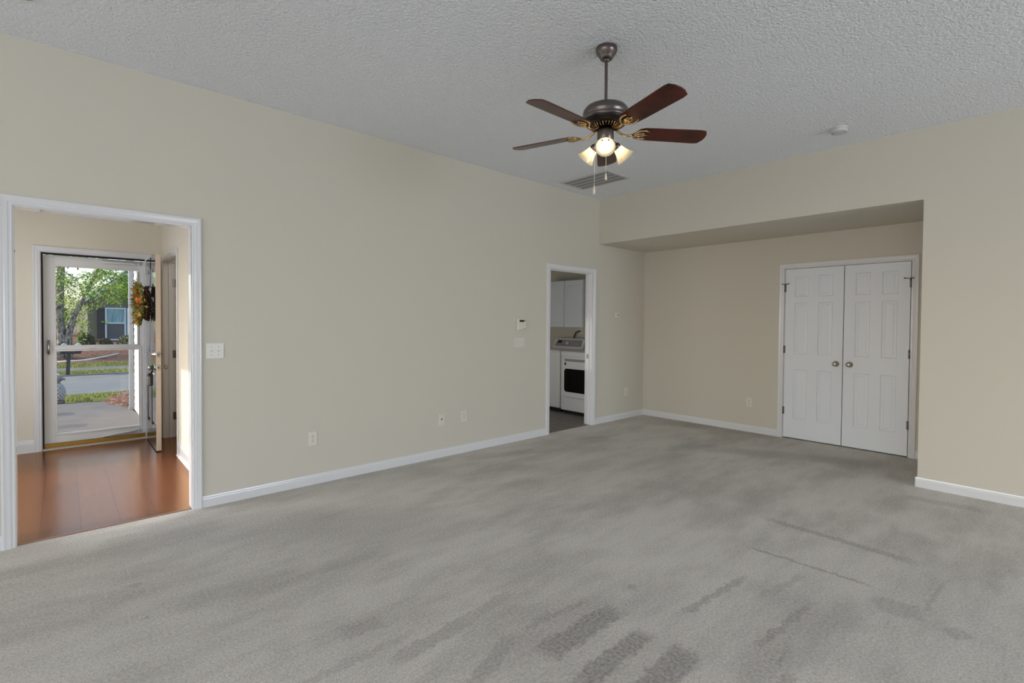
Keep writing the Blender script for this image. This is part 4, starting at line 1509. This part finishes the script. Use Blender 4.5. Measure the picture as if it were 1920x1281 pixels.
def leaf_cloud(mb, blobs, n, size, mis):
    tot = sum(b[3]**2 for b in blobs)
    for (x, y, z, rad, sq) in blobs:
        for k in range(int(n*rad*rad/tot)):
            v = rv()
            q = rad*(random.random()**.4)
            p = Vector((x, y, z))+Vector((v.x*q, v.y*q, v.z*q*sq))
            s = size*random.uniform(.6, 1.3)
            leafcard(mb, p, rv(), rv()+Vector((0, 0, -.4)), s, s*.62, random.choice(mis))

TY = 27.2
r = thing('birch_tree', 'multi-stemmed birch tree with bright green leaves across the street', 'tree', (.05, TY, -.25))
for pts, rad in (([(-.02, TY, -.3), (.02, TY, .6), (-.06, TY, 1.5), (-.02, TY+.1, 2.8), (.05, TY, 4.4), (.0, TY, 6)], [.24, .17, .14, .13, .10, .06]),
                 ([(.18, TY-.05, -.3), (.20, TY-.05, .7), (.40, TY-.1, 1.5), (.72, TY-.1, 2.3), (1.05, TY, 3.2), (1.5, TY, 4.4)], [.19, .13, .085, .07, .06, .04]),
                 ([(-.22, TY+.1, -.3), (-.28, TY+.1, .8), (-.50, TY+.2, 2.0), (-.7, TY+.1, 3.4), (-1.0, TY, 5)], [.17, .13, .10, .08, .05])):
    MB().tube(pts, rad, 10).build('trunk', BARK, r)
mb = MB()
for k in range(26):
    z = random.uniform(2.2, 4.4)
    a = random.uniform(0, 2*PI)
    p0 = Vector((random.uniform(-.3, .7), TY+random.uniform(-.2, .2), z))
    d_ = Vector((math.cos(a), math.sin(a)*.8, .55))*random.uniform(.6, 1.6)
    mb.tube([p0, p0+d_*.5+Vector((0, 0, .05)), p0+d_+Vector((0, 0, -.05))], [.028, .018, .007], 6)
mb.build('branches', BARKW, r)
random.seed(11)
blobs = []
for k in range(110):
    a = random.uniform(0, 2*PI)
    rad_ = 2.3*math.sqrt(random.random())
    z = random.uniform(1.1, 4.9)
    x = .15+rad_*math.cos(a)
    if x > .95 and z < 2.15:
        z = 2.2+1.2*random.random()
    blobs.append((x, TY+rad_*.75*math.sin(a)+(.25 if z < 2 else 0), z, random.uniform(.22, .42), .75))
for (x, z, q) in ((-.5, .9, .3), (-.35, 1.3, .3), (.62, .75, .22), (.75, .95, .2), (.7, 1.25, .2), (-.1, 1.6, .3), (.4, 1.75, .3), (.55, .5, .2), (.62, 1.55, .25), (1.2, 2.0, .22), (1.45, 1.25, .12), (1.7, 2.25, .25), (2.2, 2.45, .25), (1.5, 2.7, .35), (2.1, 2.9, .35), (2.5, 2.75, .3), (1.1, 2.4, .3)):
    blobs.append((x, TY+.5, z, q, .9))
mb = MB()
leaf_cloud(mb, blobs, 15500, .082, (0, 0, 1, 1, 2, 2, 2, 3))
mb.build('foliage', LEAFT, r)

SHG = [mat('shrub_dark', lin(52, 66, 36), .7), mat('shrub_mid', lin(84, 98, 56), .7), mat('shrub_light', lin(150, 160, 118), .7), mat('shrub_brown', lin(104, 96, 74), .7)]
def shrub(label, x, y, z, rx, rz, n, mis):
    r = thing('round_shrub', label, 'shrub', (x, y, z), 'shrubs under the far house window')
    mb = MB()
    for k in range(6):
        mb.tube([(x+random.uniform(-.05, .05), y, z-.1), (x+random.uniform(-.5, .5)*rx, y+random.uniform(-.4, .4)*rx, z+rz*.9)], [.02, .008], 6)
    mb.build('stems', BARK, r)
    mb = MB()
    for k in range(n):
        v = rv()
        v.z = abs(v.z)*1.0-.15
        q = random.random()**.25
        p = Vector((x+v.x*rx*q, y+v.y*rx*q*.8, z+max(-.02, v.z*rz*q)))
        leafcard(mb, p, rv(), v+rv()*.8+Vector((0, 0, .4)), .10*random.uniform(.6, 1.2), .055, random.choice(mis))
    mb.build('foliage', SHG, r)
shrub('dark green shrub left of the far house shutter', .84, 29.7, .15, .33, .70, 900, (0, 0, 0, 1))
shrub('low brownish shrub below the far house shutter', 1.53, 29.8, .17, .24, .36, 500, (0, 1, 3, 3))
shrub('pale green rounded shrub below the far house window', 2.28, 29.6, .15, .38, .52, 900, (1, 2, 2, 3))

# trees beyond, closing the view behind the house
def far_tree(label, x, y, h, wd, n, seed, mis):
    random.seed(seed)
    r = thing('background_tree', label, 'tree', (x, y, .3), 'trees behind the far house')
    MB().tube([(x, y, 0), (x+.1, y, h*.4), (x-.1, y, h*.8)], [.25, .18, .08], 8).build('trunk', BARK, r)
    mb = MB()
    bl = [(x+random.gauss(0, wd*.4), y+random.gauss(0, wd*.3), h*random.uniform(.12, 1.0), random.uniform(.5, 1.0), .8) for _ in range(26)]
    leaf_cloud(mb, bl, n, .26, mis)
    mb.build('foliage', LEAFT, r)
far_tree('hazy green tree left of the far house', -1.6, 39, 4.2, 1.8, 2200, 21, (1, 2, 2))
